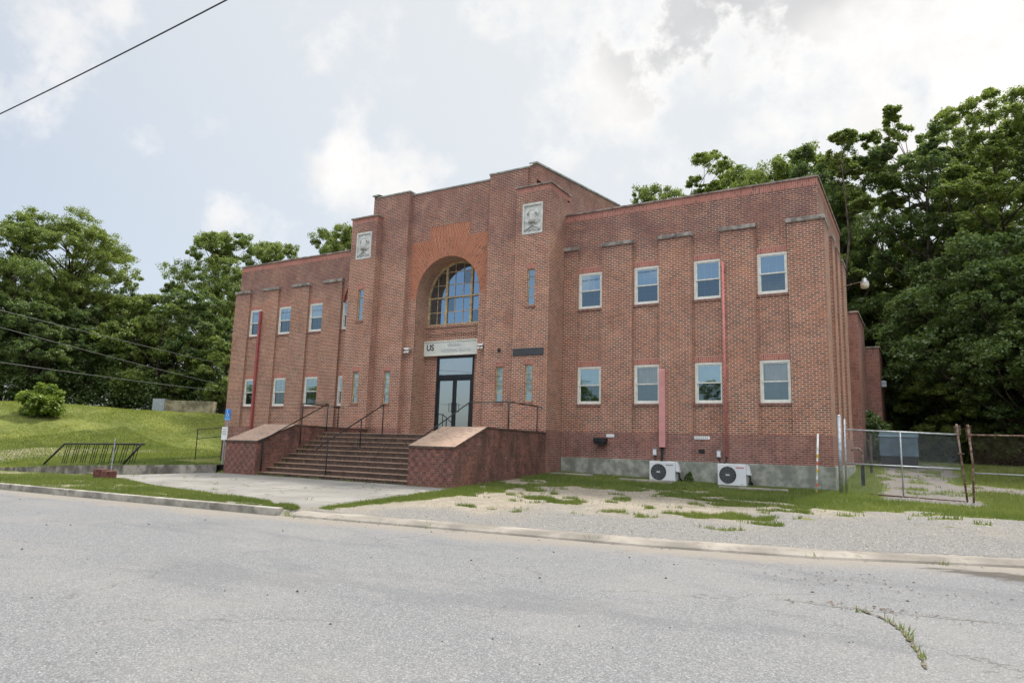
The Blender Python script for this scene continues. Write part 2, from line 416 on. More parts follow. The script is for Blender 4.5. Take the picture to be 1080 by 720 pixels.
def axis(segs):
    out = []
    for a, b, d in segs: out += list(np.arange(a, b-1e-6, d))
    return np.array(sorted(set(np.round(out+[segs[-1][1]], 4))))
xs = axis([(-260, -110, 15), (-110, -60, 2.5), (-60, -20, .6), (-20, -5.2, .5), (-5.2, 5.0, .5), (5.0, 21, .14), (21, 30, .6), (30, 110, 5), (110, 260, 25)])
ys = axis([(-200, -60, 20), (-60, -14, 3), (-14, -8.4, .14), (-8.4, -6.95, .14), (-6.95, -6.65, .28), (-6.65, 3, .15), (3, 14, .4), (14, 60, .9), (60, 120, 6), (120, 320, 25)])
X, Y = np.meshgrid(xs, ys)
# keep kerb line crisp: move nothing, terrain is under road sheet there
Z = H(X, Y)
V = np.stack([X.ravel(), Y.ravel(), Z.ravel()], 1); nx, ny = len(xs), len(ys)
I = np.arange(nx*ny).reshape(ny, nx)
F = np.stack([I[:-1, :-1], I[:-1, 1:], I[1:, 1:], I[1:, :-1]], -1).reshape(-1, 4)

m, nt, b = new_mat('verge_soil_and_grass')
at = N(nt, 'ShaderNodeAttribute', attribute_name='cover'); pos = N(nt, 'ShaderNodeNewGeometry').outputs['Position']
n1 = noise(nt, pos, 2.2, 8, .7); n2 = noise(nt, pos, 28, 5, .7); n3 = noise(nt, pos, .35, 4); n4 = noise(nt, pos, 9, 6, .7)
g = mixc(nt, maprange(nt, n1, .35, .65), (.085, .11, .03), (.16, .185, .055))
g = mixc(nt, maprange(nt, n3, .45, .7), g, (.20, .22, .065))
g = mixc(nt, maprange(nt, n4, .58, .72, 0, .6), g, (.22, .19, .09))
vor = N(nt, 'ShaderNodeTexVoronoi', inp={'Scale': 52.}); L(nt, pos, vor.inputs['Vector'])
vc = N(nt, 'ShaderNodeSeparateColor'); L(nt, vor.outputs['Color'], vc.inputs[0])
sand = mixc(nt, maprange(nt, n1, .3, .7), (.27, .24, .19), (.38, .34, .275))
gravel = mixc(nt, vc.outputs[0], (.15, .15, .148), (.31, .305, .295))
sepP = N(nt, 'ShaderNodeSeparateXYZ'); L(nt, pos, sepP.inputs[0])
gb = math_(nt, 'ADD', math_(nt, 'MULTIPLY', math_(nt, 'SUBTRACT', sepP.outputs[0], 11.), .16), math_(nt, 'MULTIPLY', math_(nt, 'SUBTRACT', n3, .5), 3.))
gy = math_(nt, 'MINIMUM', sepP.outputs[1], -5.5)
gb = math_(nt, 'ADD', gb, math_(nt, 'MULTIPLY', math_(nt, 'ADD', gy, 8.2), -.28))
gb = math_(nt, 'ADD', gb, maprange(nt, sepP.outputs[1], -3., -1., 0., 1.6))
bare = mixc(nt, maprange(nt, gb, -.5, .7), sand, gravel)
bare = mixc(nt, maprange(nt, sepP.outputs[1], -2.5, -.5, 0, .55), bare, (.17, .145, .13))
bare = mixc(nt, maprange(nt, n2, .52, .72, 0, .6), bare, (.13, .12, .10))
cf = math_(nt, 'ADD', at.outputs['Fac'], math_(nt, 'MULTIPLY', math_(nt, 'SUBTRACT', n4, .5), 1.5))
L(nt, mixc(nt, maprange(nt, cf, .42, .58), bare, g), b.inputs['Base Color']); b.inputs['Roughness'].default_value = 1.
b.inputs['Specular IOR Level'].default_value = .1
bump(nt, math_(nt, 'ADD', n2, vor.outputs['Distance']), b, .5, .03)
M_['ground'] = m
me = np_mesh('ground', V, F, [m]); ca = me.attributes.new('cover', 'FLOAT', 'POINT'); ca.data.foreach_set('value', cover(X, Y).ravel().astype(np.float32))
me.polygons.foreach_set('use_smooth', [True]*len(F))
g_ = bpy.data.objects.new('ground', me); COL.objects.link(g_); g_['kind'] = 'structure'

# asphalt
m, nt, b = new_mat('worn_pale_asphalt')
pos = N(nt, 'ShaderNodeNewGeometry').outputs['Position']
vor = N(nt, 'ShaderNodeTexVoronoi', inp={'Scale': 80.}); L(nt, pos, vor.inputs['Vector'])
vc = N(nt, 'ShaderNodeSeparateColor'); L(nt, vor.outputs['Color'], vc.inputs[0])
vor2 = N(nt, 'ShaderNodeTexVoronoi', inp={'Scale': 140.}); L(nt, pos, vor2.inputs['Vector'])
vc2 = N(nt, 'ShaderNodeSeparateColor'); L(nt, vor2.outputs['Color'], vc2.inputs[0])
c = ramp(nt, vc.outputs[0], [(0, (.11, .113, .12)), (.45, (.178, .184, .197)), (.8, (.232, .238, .25)), (1, (.43, .43, .42))])
c = mixc(nt, .4, c, ramp(nt, vc2.outputs[1], [(0, (.12, .125, .13)), (.6, (.20, .206, .218)), (1, (.39, .39, .385))]))
n1 = noise(nt, pos, .45, 6, .65); n2 = noise(nt, pos, 3.2, 5, .6)
wm = N(nt, 'ShaderNodeVectorMath', operation='MULTIPLY'); L(nt, pos, wm.inputs[0]); wm.inputs[1].default_value = (.35, 1., 1)
n5 = noise(nt, wm.outputs[0], .5, 6, .7)
c = mixc(nt, maprange(nt, n1, .44, .68, 0, .30), c, (.29, .28, .26))
c = mixc(nt, maprange(nt, n5, .52, .62, 0, .35), c, (.13, .135, .15))
c = mixc(nt, maprange(nt, n2, .55, .75, 0, .25), c, (.28, .27, .25))
kd = N(nt, 'ShaderNodeAttribute', attribute_name='kerbdist').outputs['Fac']
sd = math_(nt, 'ADD', kd, math_(nt, 'MULTIPLY', math_(nt, 'SUBTRACT', n1, .5), 3.))
c = mixc(nt, maprange(nt, sd, 1.3, .1, 0, .6), c, (.31, .27, .215))
stn = N(nt, 'ShaderNodeAttribute', attribute_name='silt').outputs['Fac']
c = mixc(nt, maprange(nt, math_(nt, 'ADD', stn, math_(nt, 'MULTIPLY', math_(nt, 'SUBTRACT', n2, .5), .8)), .35, .8, 0, .85), c, (.075, .065, .055))
dn = N(nt, 'ShaderNodeTexNoise', inp={'Scale': 1.2, 'Detail': 6, 'Roughness': .7}); L(nt, pos, dn.inputs['Vector'])
dv = N(nt, 'ShaderNodeVectorMath', operation='ADD'); L(nt, pos, dv.inputs[0]); L(nt, dn.outputs['Color'], dv.inputs[1])
ck = N(nt, 'ShaderNodeTexVoronoi', feature='DISTANCE_TO_EDGE', inp={'Scale': .22}); L(nt, dv.outputs[0], ck.inputs['Vector'])
cm_ = math_(nt, 'MULTIPLY', maprange(nt, ck.outputs['Distance'], .0035, .0005), maprange(nt, n1, .42, .55))
c = mixc(nt, math_(nt, 'MULTIPLY', cm_, .6), c, (.07, .065, .06))
wv2 = noise(nt, wm.outputs[0], 1.4, 7, .7)
c = mixc(nt, maprange(nt, wv2, .56, .7, 0, .25), c, (.30, .30, .30))
# tar crack
L(nt, c, b.inputs['Base Color']); b.inputs['Roughness'].default_value = .92; b.inputs['Specular IOR Level'].default_value = .2
bump(nt, math_(nt, 'ADD', vor.outputs['Distance'], math_(nt, 'MULTIPLY', vor2.outputs['Distance'], .5)), b, .6, .008)
M_['asphalt'] = m
rx = axis([(-200, -60, 10), (-60, -12, 2), (-12, 24, .35), (24, 60, 3), (60, 200, 20)])
tt = np.concatenate([np.linspace(0, 3, 13), np.linspace(3.5, 14, 16), np.linspace(16, 60, 10)])
RX, TT = np.meshgrid(rx, tt); RY = Yk(RX)-TT
crown = .015*np.clip(TT, 0, 5)*0
RZ = zroad(RX, RY)+(fbm(RX*.3, RY*.3)-.5)*.02*np.clip(TT, 0, 1)
V = np.stack([RX.ravel(), RY.ravel(), RZ.ravel()], 1); I = np.arange(RX.size).reshape(RX.shape)
F = np.stack([I[1:, :-1], I[1:, 1:], I[:-1, 1:], I[:-1, :-1]], -1).reshape(-1, 4)
me = np_mesh('road', V, F, [m])
a_ = me.attributes.new('kerbdist', 'FLOAT', 'POINT'); a_.data.foreach_set('value', TT.ravel().astype(np.float32))
silt = np.exp(-((RX-18.6)/1.3)**2-((RY+11.2)/.7)**2)*1.0+.9*np.exp(-((RX-17.2)/.8)**2-((RY+10.9)/.22)**2)
a_ = me.attributes.new('silt', 'FLOAT', 'POINT'); a_.data.foreach_set('value', silt.ravel().astype(np.float32))
o = bpy.data.objects.new('road', me); COL.objects.link(o); o['kind'] = 'structure'

# kerbs
def strip(name, x0, x1, w0, w1, ztop, zbot, mat, step=.5, nose=0, gaps=(), jag=0):
    """strip following the kerb line from x0 to x1; w0,w1 offsets towards +y"""
    mb = MB(); px = list(np.arange(x0, x1, step))+[x1]
    def P(x, w, z):
        d = (float(Yk(x+.05))-float(Yk(x-.05)))/.1; n = Vector((-d, 1, 0)).normalized()
        return (x+n.x*w, float(Yk(x))+n.y*w, float(zroad(x, 0))+z)
    for a, c in zip(px[:-1], px[1:]):
        if any(g0 < (a+c)/2 < g1 for g0, g1 in gaps): continue
        ja = [P(a, w0, zbot), P(a, w0+nose*.3, ztop-.01-nose*.2), P(a, w0+nose+.01, ztop), P(a, w1, ztop+.005), P(a, w1, -.15)]
        jc = [P(c, w0, zbot), P(c, w0+nose*.3, ztop-.01-nose*.2), P(c, w0+nose+.01, ztop), P(c, w1, ztop+.005), P(c, w1, -.15)]
        for k in range(4): mb.face([ja[k], jc[k], jc[k+1], ja[k+1]])
        mb.face([ja[0], ja[1], ja[2], ja[3], ja[4]]); mb.face([jc[0], jc[4], jc[3], jc[2], jc[1]])
    return mb.build(name, mat)
o = strip('kerb', -120, 4.7, 0, .16, .155, -.1, 'kerb', .6); o['kind'] = 'structure'
gaps = []
o = strip('apron_kerb', 5.0, 19.2, -.02, .55, .085, -.05, 'kerb_pale', .1, nose=.22, gaps=((8.18, 8.2), (11.55, 11.62), (13.9, 13.93), (15.1, 15.14), (16.9, 16.93))); o['kind'] = 'structure'

# pavement slab in front of the steps
m, nt, b = new_mat('cracked_pavement_concrete')
pos = N(nt, 'ShaderNodeNewGeometry').outputs['Position']
n1 = noise(nt, pos, .8, 6, .65); n2 = noise(nt, pos, 20, 5, .7)
c = mixc(nt, maprange(nt, n1, .3, .7), (.20, .195, .18), (.29, .28, .26))
c = mixc(nt, maprange(nt, n2, .5, .75, 0, .5), c, (.20, .19, .17))
v = N(nt, 'ShaderNodeTexVoronoi', feature='DISTANCE_TO_EDGE', inp={'Scale': .42})
wv = N(nt, 'ShaderNodeVectorMath', operation='ADD'); L(nt, pos, wv.inputs[0])
nw = N(nt, 'ShaderNodeTexNoise', inp={'Scale': 1.5}); L(nt, pos, nw.inputs['Vector'])
L(nt, nw.outputs['Color'], wv.inputs[1]); L(nt, wv.outputs[0], v.inputs['Vector'])
c = mixc(nt, maprange(nt, v.outputs['Distance'], .012, .002, 0, .75), c, (.09, .08, .05))
bt = N(nt, 'ShaderNodeTexBrick', offset=0., inp={'Scale': 1., 'Mortar Size': .012, 'Brick Width': 1.7, 'Row Height': 1.6}); L(nt, pos, bt.inputs['Vector'])
c = mixc(nt, math_(nt, 'MULTIPLY', bt.outputs['Fac'], .6), c, (.12, .11, .07))
c = mixc(nt, maprange(nt, noise(nt, pos, 2.3, 6, .7), .6, .72, 0, .7), c, (.15, .14, .08))
L(nt, c, b.inputs['Base Color']); b.inputs['Roughness'].default_value = .95; bump(nt, n2, b, .3, .01)
M_['pavement'] = m
mb = MB()
sx = np.arange(-11.6, 5.11, .3); sx[-1] = 5.1
def slab_lo(x):
    return float(np.interp(x, [-11.6, -9.3, -6, -2, 2, 4.2, 5.1], [-7.0, -8.3, -10.2, -11.2, -11.75, -12.2, -12.5]))
for a, c in zip(sx[:-1], sx[1:]):
    ya = np.linspace(slab_lo(a), -6.72, 9); yc = np.linspace(slab_lo(c), -6.72, 9)
    for k in range(8):
        mb.face([(a, ya[k], float(H(a, min(ya[k], -6.81)))+.02), (c, yc[k], float(H(c, min(yc[k], -6.81)))+.02), (c, yc[k+1], float(H(c, min(yc[k+1], -6.81)))+.02), (a, ya[k+1], float(H(a, min(ya[k+1], -6.81)))+.02)])
for ya, yc in zip(np.linspace(slab_lo(5.1), -6.72, 9)[:-1], np.linspace(slab_lo(5.1), -6.72, 9)[1:]):
    mb.face([(5.1, ya, -.1), (5.1, yc, -.1), (5.1, yc, float(H(5.1, min(yc, -6.81)))+.02), (5.1, ya, float(H(5.1, min(ya, -6.81)))+.02)])
o = mb.build('pavement', 'pavement'); o['kind'] = 'structure'

# low retaining wall
mb = MB(); wx = list(np.arange(-60, -5.3, 1.2))+[-5.27]
for a, c in zip(wx[:-1], wx[1:]):
    ta, tc_ = float(walltop(a))+.02, float(walltop(c))+.02
    y0, y1 = -6.96, -6.62
    mb.face([(a, y0, ta-1.2), (c, y0, tc_-1.2), (c, y0, tc_), (a, y0, ta)])
    mb.face([(a, y0, ta), (c, y0, tc_), (c, y1, tc_+.0), (a, y1, ta+.0)])
    mb.face([(a, y1, ta), (c, y1, tc_), (c, y1, tc_-.8), (a, y1, ta-.8)])
tag(mb.build('retaining_wall', 'retaining'), 'low stained concrete wall holding the lawn left of the steps', 'wall')

# pale worn path along the foot of the bank
# ------------------------------------------------------------ building
ZB = .3
bld = thing('brick_building', 'large two storey red brick building with arched central entrance tower and two flat roofed wings', 'building', (0, 0, ZB))
def wall_holes(mb, x0, x1, z0, z1, y, holes, rev=.14, mi=0):
    """front wall face with rectangular holes and their reveals"""
    X_ = sorted({x0, x1}|{h[0] for h in holes}|{h[1] for h in holes}); Z_ = sorted({z0, z1}|{h[2] for h in holes}|{h[3] for h in holes})
    for a, c in zip(X_[:-1], X_[1:]):
        for e, f in zip(Z_[:-1], Z_[1:]):
            mx, mz = (a+c)/2, (e+f)/2
            if any(h[0] < mx < h[1] and h[2] < mz < h[3] for h in holes): continue
            mb.face([(a, y, e), (c, y, e), (c, y, f), (a, y, f)], mi)
    for a, c, e, f in holes:
        mb.face([(a, y, e), (a, y+rev, e), (a, y+rev, f), (a, y, f)][::-1], mi); mb.face([(c, y, e), (c, y+rev, e), (c, y+rev, f), (c, y, f)], mi)
        mb.face([(a, y, e), (c, y, e), (c, y+rev, e), (a, y+rev, e)][::-1], mi); mb.face([(a, y, f), (c, y, f), (c, y+rev, f), (a, y+rev, f)], mi)
YB = .12
wl = [5.664, 7.898, 10.089, 12.222]; wr = [6.623, 8.823, 11.001, 13.164]
Z1, Z2, Z3, Z4 = 3.257, 4.642, 6.844, 8.237
PIL = [(5.08, 5.64), (6.66, 7.854), (8.86, 10.036), (11.04, 12.18), (13.207, 14.324)]
for sgn in (1, -1):
    def sx_(a, c): return (a, c) if sgn == 1 else (-c, -a)
    mb = MB(); holes = []
    for a, c in zip(wl, wr):
        q = sx_(a, c); holes += [(q[0], q[1], Z1, Z2), (q[0], q[1], Z3, Z4)]
    x0, x1 = sx_(5.06, 14.16)
    wall_holes(mb, x0, x1, 2.22, 10.36, YB, holes, .16)
    xe = 14.16*sgn
    mb.face([(xe, YB, .3), (xe, 7., .3), (xe, 7., 10.36), (xe, YB, 10.36)][::sgn])
    mb.face([(x0, 7., .3), (x1, 7., .3), (x1, 7., 10.6), (x0, 7., 10.6)][::-1])
    mb.build('wing_wall', 'brick', bld)
    mb = MB(); mb.box(x0+(.01 if sgn > 0 else -.0), x1, YB-.004, YB+.25, 10.36, 10.62, skip='bt')
    if sgn > 0: mb.box(14.0, 14.164, YB+.25, 7, 10.36, 10.62, skip='bt')
    mb.build('soldier_course', 'brick_soldier', bld)
    mb = MB(); e = (.03, 0) if sgn < 0 else (0, .05)
    xx = x0
    while xx < x1-.01:
        xn = min(xx+1.22, x1)
        dz = random.uniform(-.008, .008); mb.box(xx+(-e[0] if xx == x0 else .004), xn+(e[1] if xn == x1 else 0), YB-.05+random.uniform(-.006, .006), YB+.32, 10.62, 10.68+dz)
        xx = xn
    xo = 14.21*sgn; xi_ = 13.9*sgn
    mb.box(min(xo, xi_), max(xo, xi_), YB+.325, 7.05, 10.62, 10.682)
    mb.build('coping', 'coping', bld)
    mb = MB(); mb.face([(x0+.02, YB+.3, 10.2), (x1-.2, YB+.3, 10.2), (x1-.2, 7, 10.2), (x0+.02, 7, 10.2)]); mb.build('roof', 'roof', bld)
    # base course and foundation
    mb = MB(); a, c = sx_(5.064, 14.33)
    zb0 = 1.307 if sgn > 0 else .3
    mb.box(a, c, 0, .3, zb0, 2.236, skip='k')
    cx = sorted((14.0*sgn, 14.33*sgn)); mb.box(cx[0], cx[1], .3, 7.1, zb0, 2.236, skip='f')
    mb.build('base_course', 'brick_base', bld)
    if sgn > 0:
        mb = MB(); mb.box(5.09, 14.376, -.03, .3, .1, 1.305); mb.box(14.05, 14.376, .302, 7.12, .1, 1.304)
        mb.build('foundation', 'concrete_wall', bld, bevel=.012)
    # pilasters
    for k, (a, c) in enumerate(PIL):
        a, c = sx_(a, c); mb = MB()
        if k == 4:
            xe0 = (14.16-.2)*sgn
            mb.box(a, c, 0, 1.2, 2.236, 9.15, skip='')
        else: mb.box(a, c, 0, YB+.02, 2.236, 9.15, skip='kb')
        p = mb.build('pilaster', 'brick', bld)
        mb = MB(); mb.box(a-.035, c+.035, -.055, YB+.04, 9.15, 9.285)
        if k == 4: mb.box(*(sorted((14.1*sgn, 14.345*sgn))), YB+.045, 1.22, 9.15, 9.28)
        mb.face([(a, 0-.03, 9.285), (c, -.03, 9.285), (c, YB+.03, 9.33), (a, YB+.03, 9.33)])
        mb.build('pilaster_cap', 'stone_cap', p, bevel=.012)
    for (ya, yc) in ((2.3, 3.1), (3.9, 4.8), (5.8, 7.08)):
        mb = MB(); x = sorted((14.1*sgn, 14.324*sgn)); mb.box(x[0], x[1], ya, yc, 2.236, 9.2, skip='b')
        p = mb.build('pilaster', 'brick', bld)
        mb = MB(); mb.box(x[0], x[1]+.02*(sgn > 0), ya-.02, yc+.02, 9.2, 9.28); mb.build('pilaster_cap', 'stone_cap', p)

# windows
def make_window(x0, x1, z0, z1, y, lower):
    w = x1-x0
    mb = MB(); t = .068
    mb.box(x0, x0+t, y, y+.09, z0, z1); mb.box(x1-t, x1, y, y+.09, z0, z1)
    mb.box(x0+t, x1-t, y, y+.09, z1-t, z1); mb.box(x0+t, x1-t, y, y+.09, z0, z0+t)
    # dim box behind the glass
    mb.box(x0+.01, x1-.01, y+.3, y+.31, z0, z1, 1); mb.box(x0, x0+.01, y+.095, y+.3, z0, z1, 1); mb.box(x1-.01, x1, y+.095, y+.3, z0, z1, 1); mb.box(x0, x1, y+.095, y+.3, z1, z1+.01, 1); mb.box(x0, x1, y+.095, y+.3, z0-.01, z0, 1)
    win = mb.build('window', ['frame_white', 'dark_room'], bld)
    zm = (z0+z1)/2
    for zz0, zz1, yy, gl in ((zm-.015, z1-t, y+.02, 'glass'), (z0+t, zm+.02, y+.05, 'glass_screen')):
        mb = MB(); s = .038; a, c = x0+t, x1-t
        mb.box(a, a+s, yy, yy+.03, zz0, zz1); mb.box(c-s, c, yy, yy+.03, zz0, zz1); mb.box(a+s, c-s, yy, yy+.03, zz1-s, zz1); mb.box(a+s, c-s, yy, yy+.03, zz0, zz0+s)
        for k in (1, 2):
            xx = a+s+(c-a-2*s)*k/3; mb.box(xx-.006, xx+.006, yy+.012, yy+.018, zz0+s, zz1-s)
        zz = (zz0+zz1)/2; mb.box(a+s, c-s, yy+.0125, yy+.0175, zz-.006, zz+.006)
        mb.build('sash', 'frame_white', win)
        mb = MB(); mb.face([(a+s, yy+.008, zz0+s), (c-s, yy+.008, zz0+s), (c-s, yy+.008, zz1-s), (a+s, yy+.008, zz1-s)]); mb.build('pane', gl, win)
    mb = MB(); mb.box(x0-.03, x1+.03, YB-.035, YB+.1, z0-.085, z0-.002); mb.build('sill', 'brick_base', win)
    mb = MB(); mb.box(x0-.02, x1+.02, YB-.005, YB+.06, z1+.003, z1+.215); mb.build('lintel', 'brick_soldier', win)
    return win
def add_blind(win, x0, x1, z0, z1, y):
    mb = MB(); n = 9
    for k in range(n):      # vertical folds
        a = x0+(x1-x0)*k/n; c = x0+(x1-x0)*(k+1)/n; mm = (a+c)/2
        mb.face([(a, y+.12, z0), (mm, y+.135, z0), (mm, y+.135, z1), (a, y+.12, z1)]); mb.face([(mm, y+.135, z0), (c, y+.12, z0), (c, y+.12, z1), (mm, y+.135, z1)])
    mb.build('blind', 'blind', win)
YW = .125
W0 = make_window(wl[0], wr[0], Z1, Z2, YW, True)
blinds = {(1, 1): .02, (3, 1): .0, (2, 1): .7}
for sgn in (1, -1):
    for k in range(4):
        for r, (za) in enumerate((Z1, Z3)):
            if sgn == 1 and k == 0 and r == 0: continue
            dx = (wl[k]-wl[0]) if sgn == 1 else (-wr[k]-wl[0])
            c = copy_tree(W0, bld, (dx, 0, za-Z1+(.004 if r else 0)))
            if sgn == 1 and r == 0 and k in (1, 2, 3):
                zt = Z2-.06; zl = (Z1+Z2)/2 if k == 2 else Z1+.02
                c['_o'] = (0, 0, 0)
                mbx = MB(); n = 9; a0, a1 = wl[0]+.06, wr[0]-.06
                zl2 = zl
                for q in range(n):
                    a = a0+(a1-a0)*q/n; cc = a0+(a1-a0)*(q+1)/n; mm = (a+cc)/2
                    mbx.face([(a, YW+.12, zl2), (mm, YW+.135, zl2), (mm, YW+.135, zt), (a, YW+.12, zt)]); mbx.face([(mm, YW+.135, zl2), (cc, YW+.12, zl2), (cc, YW+.12, zt), (mm, YW+.135, zt)])
                bo = mbx.build('blind', 'blind', W0); bo.parent = c
                if k != 2:
                    for ch in c.children:
                        if ch.name.startswith('pane'):
                            low = ch.data.materials[0].name.startswith('screened')
                            if not low: ch.material_slots[0].link = 'OBJECT'; ch.material_slots[0].material = M_['glass_clear']
# ---- tower blocks
YT, YP, YC, YI = -1.201, -.877, -.657, .15
SLIT = (4.123, 4.448); S1, S2, S3, S4 = 3.272, 4.648, 6.879, 8.28
ULIT = (2.65, 2.977)
def slit(x0, x1, z0, z1, y, style):
    mb = MB(); t = .035
    mb.box(x0, x0+t, y+.05, y+.1, z0, z1); mb.box(x1-t, x1, y+.05, y+.1, z0, z1); mb.box(x0+t, x1-t, y+.05, y+.1, z1-t, z1); mb.box(x0+t, x1-t, y+.05, y+.1, z0, z0+t)
    for k in (1, 2, 3):
        zz = z0+(z1-z0)*k/4; mb.box(x0+t, x1-t, y+.055, y+.09, zz-.01, zz+.01)
    mb.box(x0, x1, y+.16, y+.17, z0, z1, 1)
    w = mb.build('slit_window', ['frame_yellow', 'dark_room'], bld)
    for k in range(4):
        a, c = z0+(z1-z0)*k/4+.01, z0+(z1-z0)*(k+1)/4-.01
        g = 'glass_frost' if (style == 'frost' and k in (1, 2, 3)) else 'glass'
        mb = MB(); mb.face([(x0+t, y+.075, a), (x1-t, y+.075, a), (x1-t, y+.075, c), (x0+t, y+.075, c)]); mb.build('pane', g, w)
    mb = MB(); mb.box(x0-.07, x1+.05, y-.03, y+.05, z0-.1, z0-.003); mb.build('sill', 'brick_base', w)
    mb = MB(); mb.box(x0-.06, x1+.06, y-.004, y+.03, z1+.003, z1+.20); mb.build('lintel', 'brick_soldier', w)
for sgn in (1, -1):
    def sx_(a, c): return (a, c) if sgn == 1 else (-c, -a)
    a, c = sx_(3.576, 5.064); h = sx_(*SLIT); pq = sx_(3.846, 4.729)
    mb = MB(); holes = [(h[0], h[1], S1, S2), (h[0], h[1], S3, S4), (pq[0], pq[1], 9.652, 10.862)]
    wall_holes(mb, a, c, 2.24, 11.33, YT, holes, .17)
    mb.face([(c, YT, 2.24), (c, YB+.1, 2.24), (c, YB+.1, 11.33), (c, YT, 11.33)]); mb.face([(a, YT, 2.24), (a, YB+.1, 2.24), (a, YB+.1, 11.33), (a, YT, 11.33)][::-1])
    mb.build('tower_block_wall', 'brick_tower', bld)
    mb = MB(); mb.box(a-.002, c+.002, YT-.004, .5, 11.33, 11.54, skip='b'); mb.build('soldier_course', 'brick_soldier', bld)
    mb = MB(); mb.box(a-.05, c+.06, YT-.06, .5, 11.54, 11.607); mb.build('coping', 'coping', bld, bevel=.01)
    mb = MB(); mb.box(a-.004, c+.006, YT-.008, YB+.2, .3, 2.24); mb.build('base_course', 'brick_base', bld)
    for z0, z1 in ((S1, S2), (S3, S4)): slit(h[0], h[1], z0, z1, YT, 'frost' if z0 == S1 else 'clear')
    # relief panel: sunk limestone slab with raised frame and crossed rifles
    x0, x1 = pq; mb = MB()
    mb.box(x0, x1, YT+.03, YT+.1, 9.652, 10.862)
    t = .075; z0, z1 = 9.652, 10.862
    mb.box(x0, x0+t, YT-.02, YT+.029, z0, z1); mb.box(x1-t, x1, YT-.02, YT+.029, z0, z1); mb.box(x0+t, x1-t, YT-.02, YT+.029, z1-t, z1); mb.box(x0+t, x1-t, YT-.02, YT+.029, z0, z0+t)
    rp = mb.build('relief_panel', 'relief', bld, bevel=.008)
    xc = (x0+x1)/2; mb = MB()
    for s_ in (1, -1):                       # crossed rifles with stocks
        p = [(xc-s_*.33, YT+.01, 9.80), (xc-s_*.20, YT+.0, 9.90), (xc+s_*.34, YT+.0, 10.20)]
        mb.tube(p, [.045, .03, .012], 6)
        mb.tube([(xc+s_*.1, YT-.005, 10.07), (xc+s_*.2, YT-.005, 10.09)], .02, 6)
    mb.tube([(xc-.2, YT+.01, 9.78), (xc, YT, 9.86), (xc+.2, YT+.01, 9.78), (xc+.3, YT+.01, 9.84)], .022, 6)
    mb.build('crossed_rifles', 'relief', rp, smooth=True)
    mb = MB()                                # draped standing figure group above
    mb.lathe([(.001, .60), (.05, .58), (.065, .53), (.05, .47), (.04, .45), (.12, .41), (.15, .3), (.12, .16), (.17, 0), (.001, 0)], (xc-.02, YT+.03, 10.10), 12)
    mb.tube([(xc-.12, YT+.0, 10.5), (xc-.22, YT-.0, 10.42), (xc-.17, YT-.0, 10.62)], .025, 6)
    mb.tube([(xc+.1, YT+.0, 10.48), (xc+.2, YT-.0, 10.50), (xc+.22, YT-.0, 10.35)], .03, 6)
    mb.build('carved_figure', 'relief', rp, smooth=True)
    # pier
    a, c = sx_(2.074, 3.855); u = sx_(*ULIT)
    mb = MB()
    if sgn == 1: fa, fc = 2.074, 3.6
    else: fa, fc = -3.6, -2.074
    wall_holes(mb, fa, fc, 2.24, 11.6, YP, [(u[0], u[1], S1, S2)], .17)
    mb.face([(a, YP, 11.6), (c, YP, 11.6), (c, YP, 12.5), (a, YP, 12.5)])
    inner = 2.074*sgn; outer = 3.855*sgn
    mb.face([(inner, YP, 2.24), (inner, YC+.3, 2.24), (inner, YC+.3, 12.5), (inner, YP, 12.5)][::-sgn])
    mb.face([(outer, YP, 11.3), (outer, .5, 11.3), (outer, .5, 12.5), (outer, YP, 12.5)][::sgn])
    mb.build('pier', 'brick_tower', bld)
    mb = MB(); mb.box(a-.03, c+.03, YP-.03, .4, 12.5, 12.56); mb.build('coping', 'coping_green', bld)
    mb = MB(); mb.box(fa-.003, fc, YP-.006, YC+.1, 1.9, 2.24); mb.build('base_course', 'brick_base', bld)
    slit(u[0], u[1], S1, S2, YP, 'frost')
# ---- centre wall with arch
R = 1.6; ZS = 7.82; WC = 2.074
mb = MB()
mb.box(-WC, -R, YC, YC+.02, 2.0, ZS-.1, skip='klbt'); mb.box(R, WC, YC, YC+.02, 2.0, ZS-.1, skip='klbt')
def q4(x0, x1, z0, z1): mb.face([(x0, YC, z0), (x1, YC, z0), (x1, YC, z1), (x0, YC, z1)])
ZA, ZBB = 10.22, 10.78; HA, HB = 1.98, 1.02
q4(-WC, -HA, ZS-.1, ZA); q4(HA, WC, ZS-.1, ZA); q4(-WC, -HB, ZA, ZBB); q4(HB, WC, ZA, ZBB); q4(-WC, WC, ZBB, 12.4)
q4(-HA, -R, ZS-.1, ZS-.1+.0001)
mb.build('centre_wall', 'brick_tower', bld)
mb = MB()
angs = sorted(set(list(np.linspace(0, PI, 61))+[math.atan2(ZA-ZS, HA), math.atan2(ZA-ZS, HB), math.atan2(ZBB-ZS, HB), PI-math.atan2(ZA-ZS, HA), PI-math.atan2(ZA-ZS, HB), PI-math.atan2(ZBB-ZS, HB)]))
def outer_pt(a, side=0):
    ca, sa = math.cos(a), math.sin(a)
    t1 = HA/abs(ca) if abs(ca) > 1e-6 else 1e9
    if ZS+t1*sa <= ZA+1e-6: return t1
    tA = (ZA-ZS)/sa
    if abs(tA*ca) >= HB-1e-6: return tA
    t2 = HB/abs(ca) if abs(ca) > 1e-6 else 1e9
    return min(t2, (ZBB-ZS)/sa)
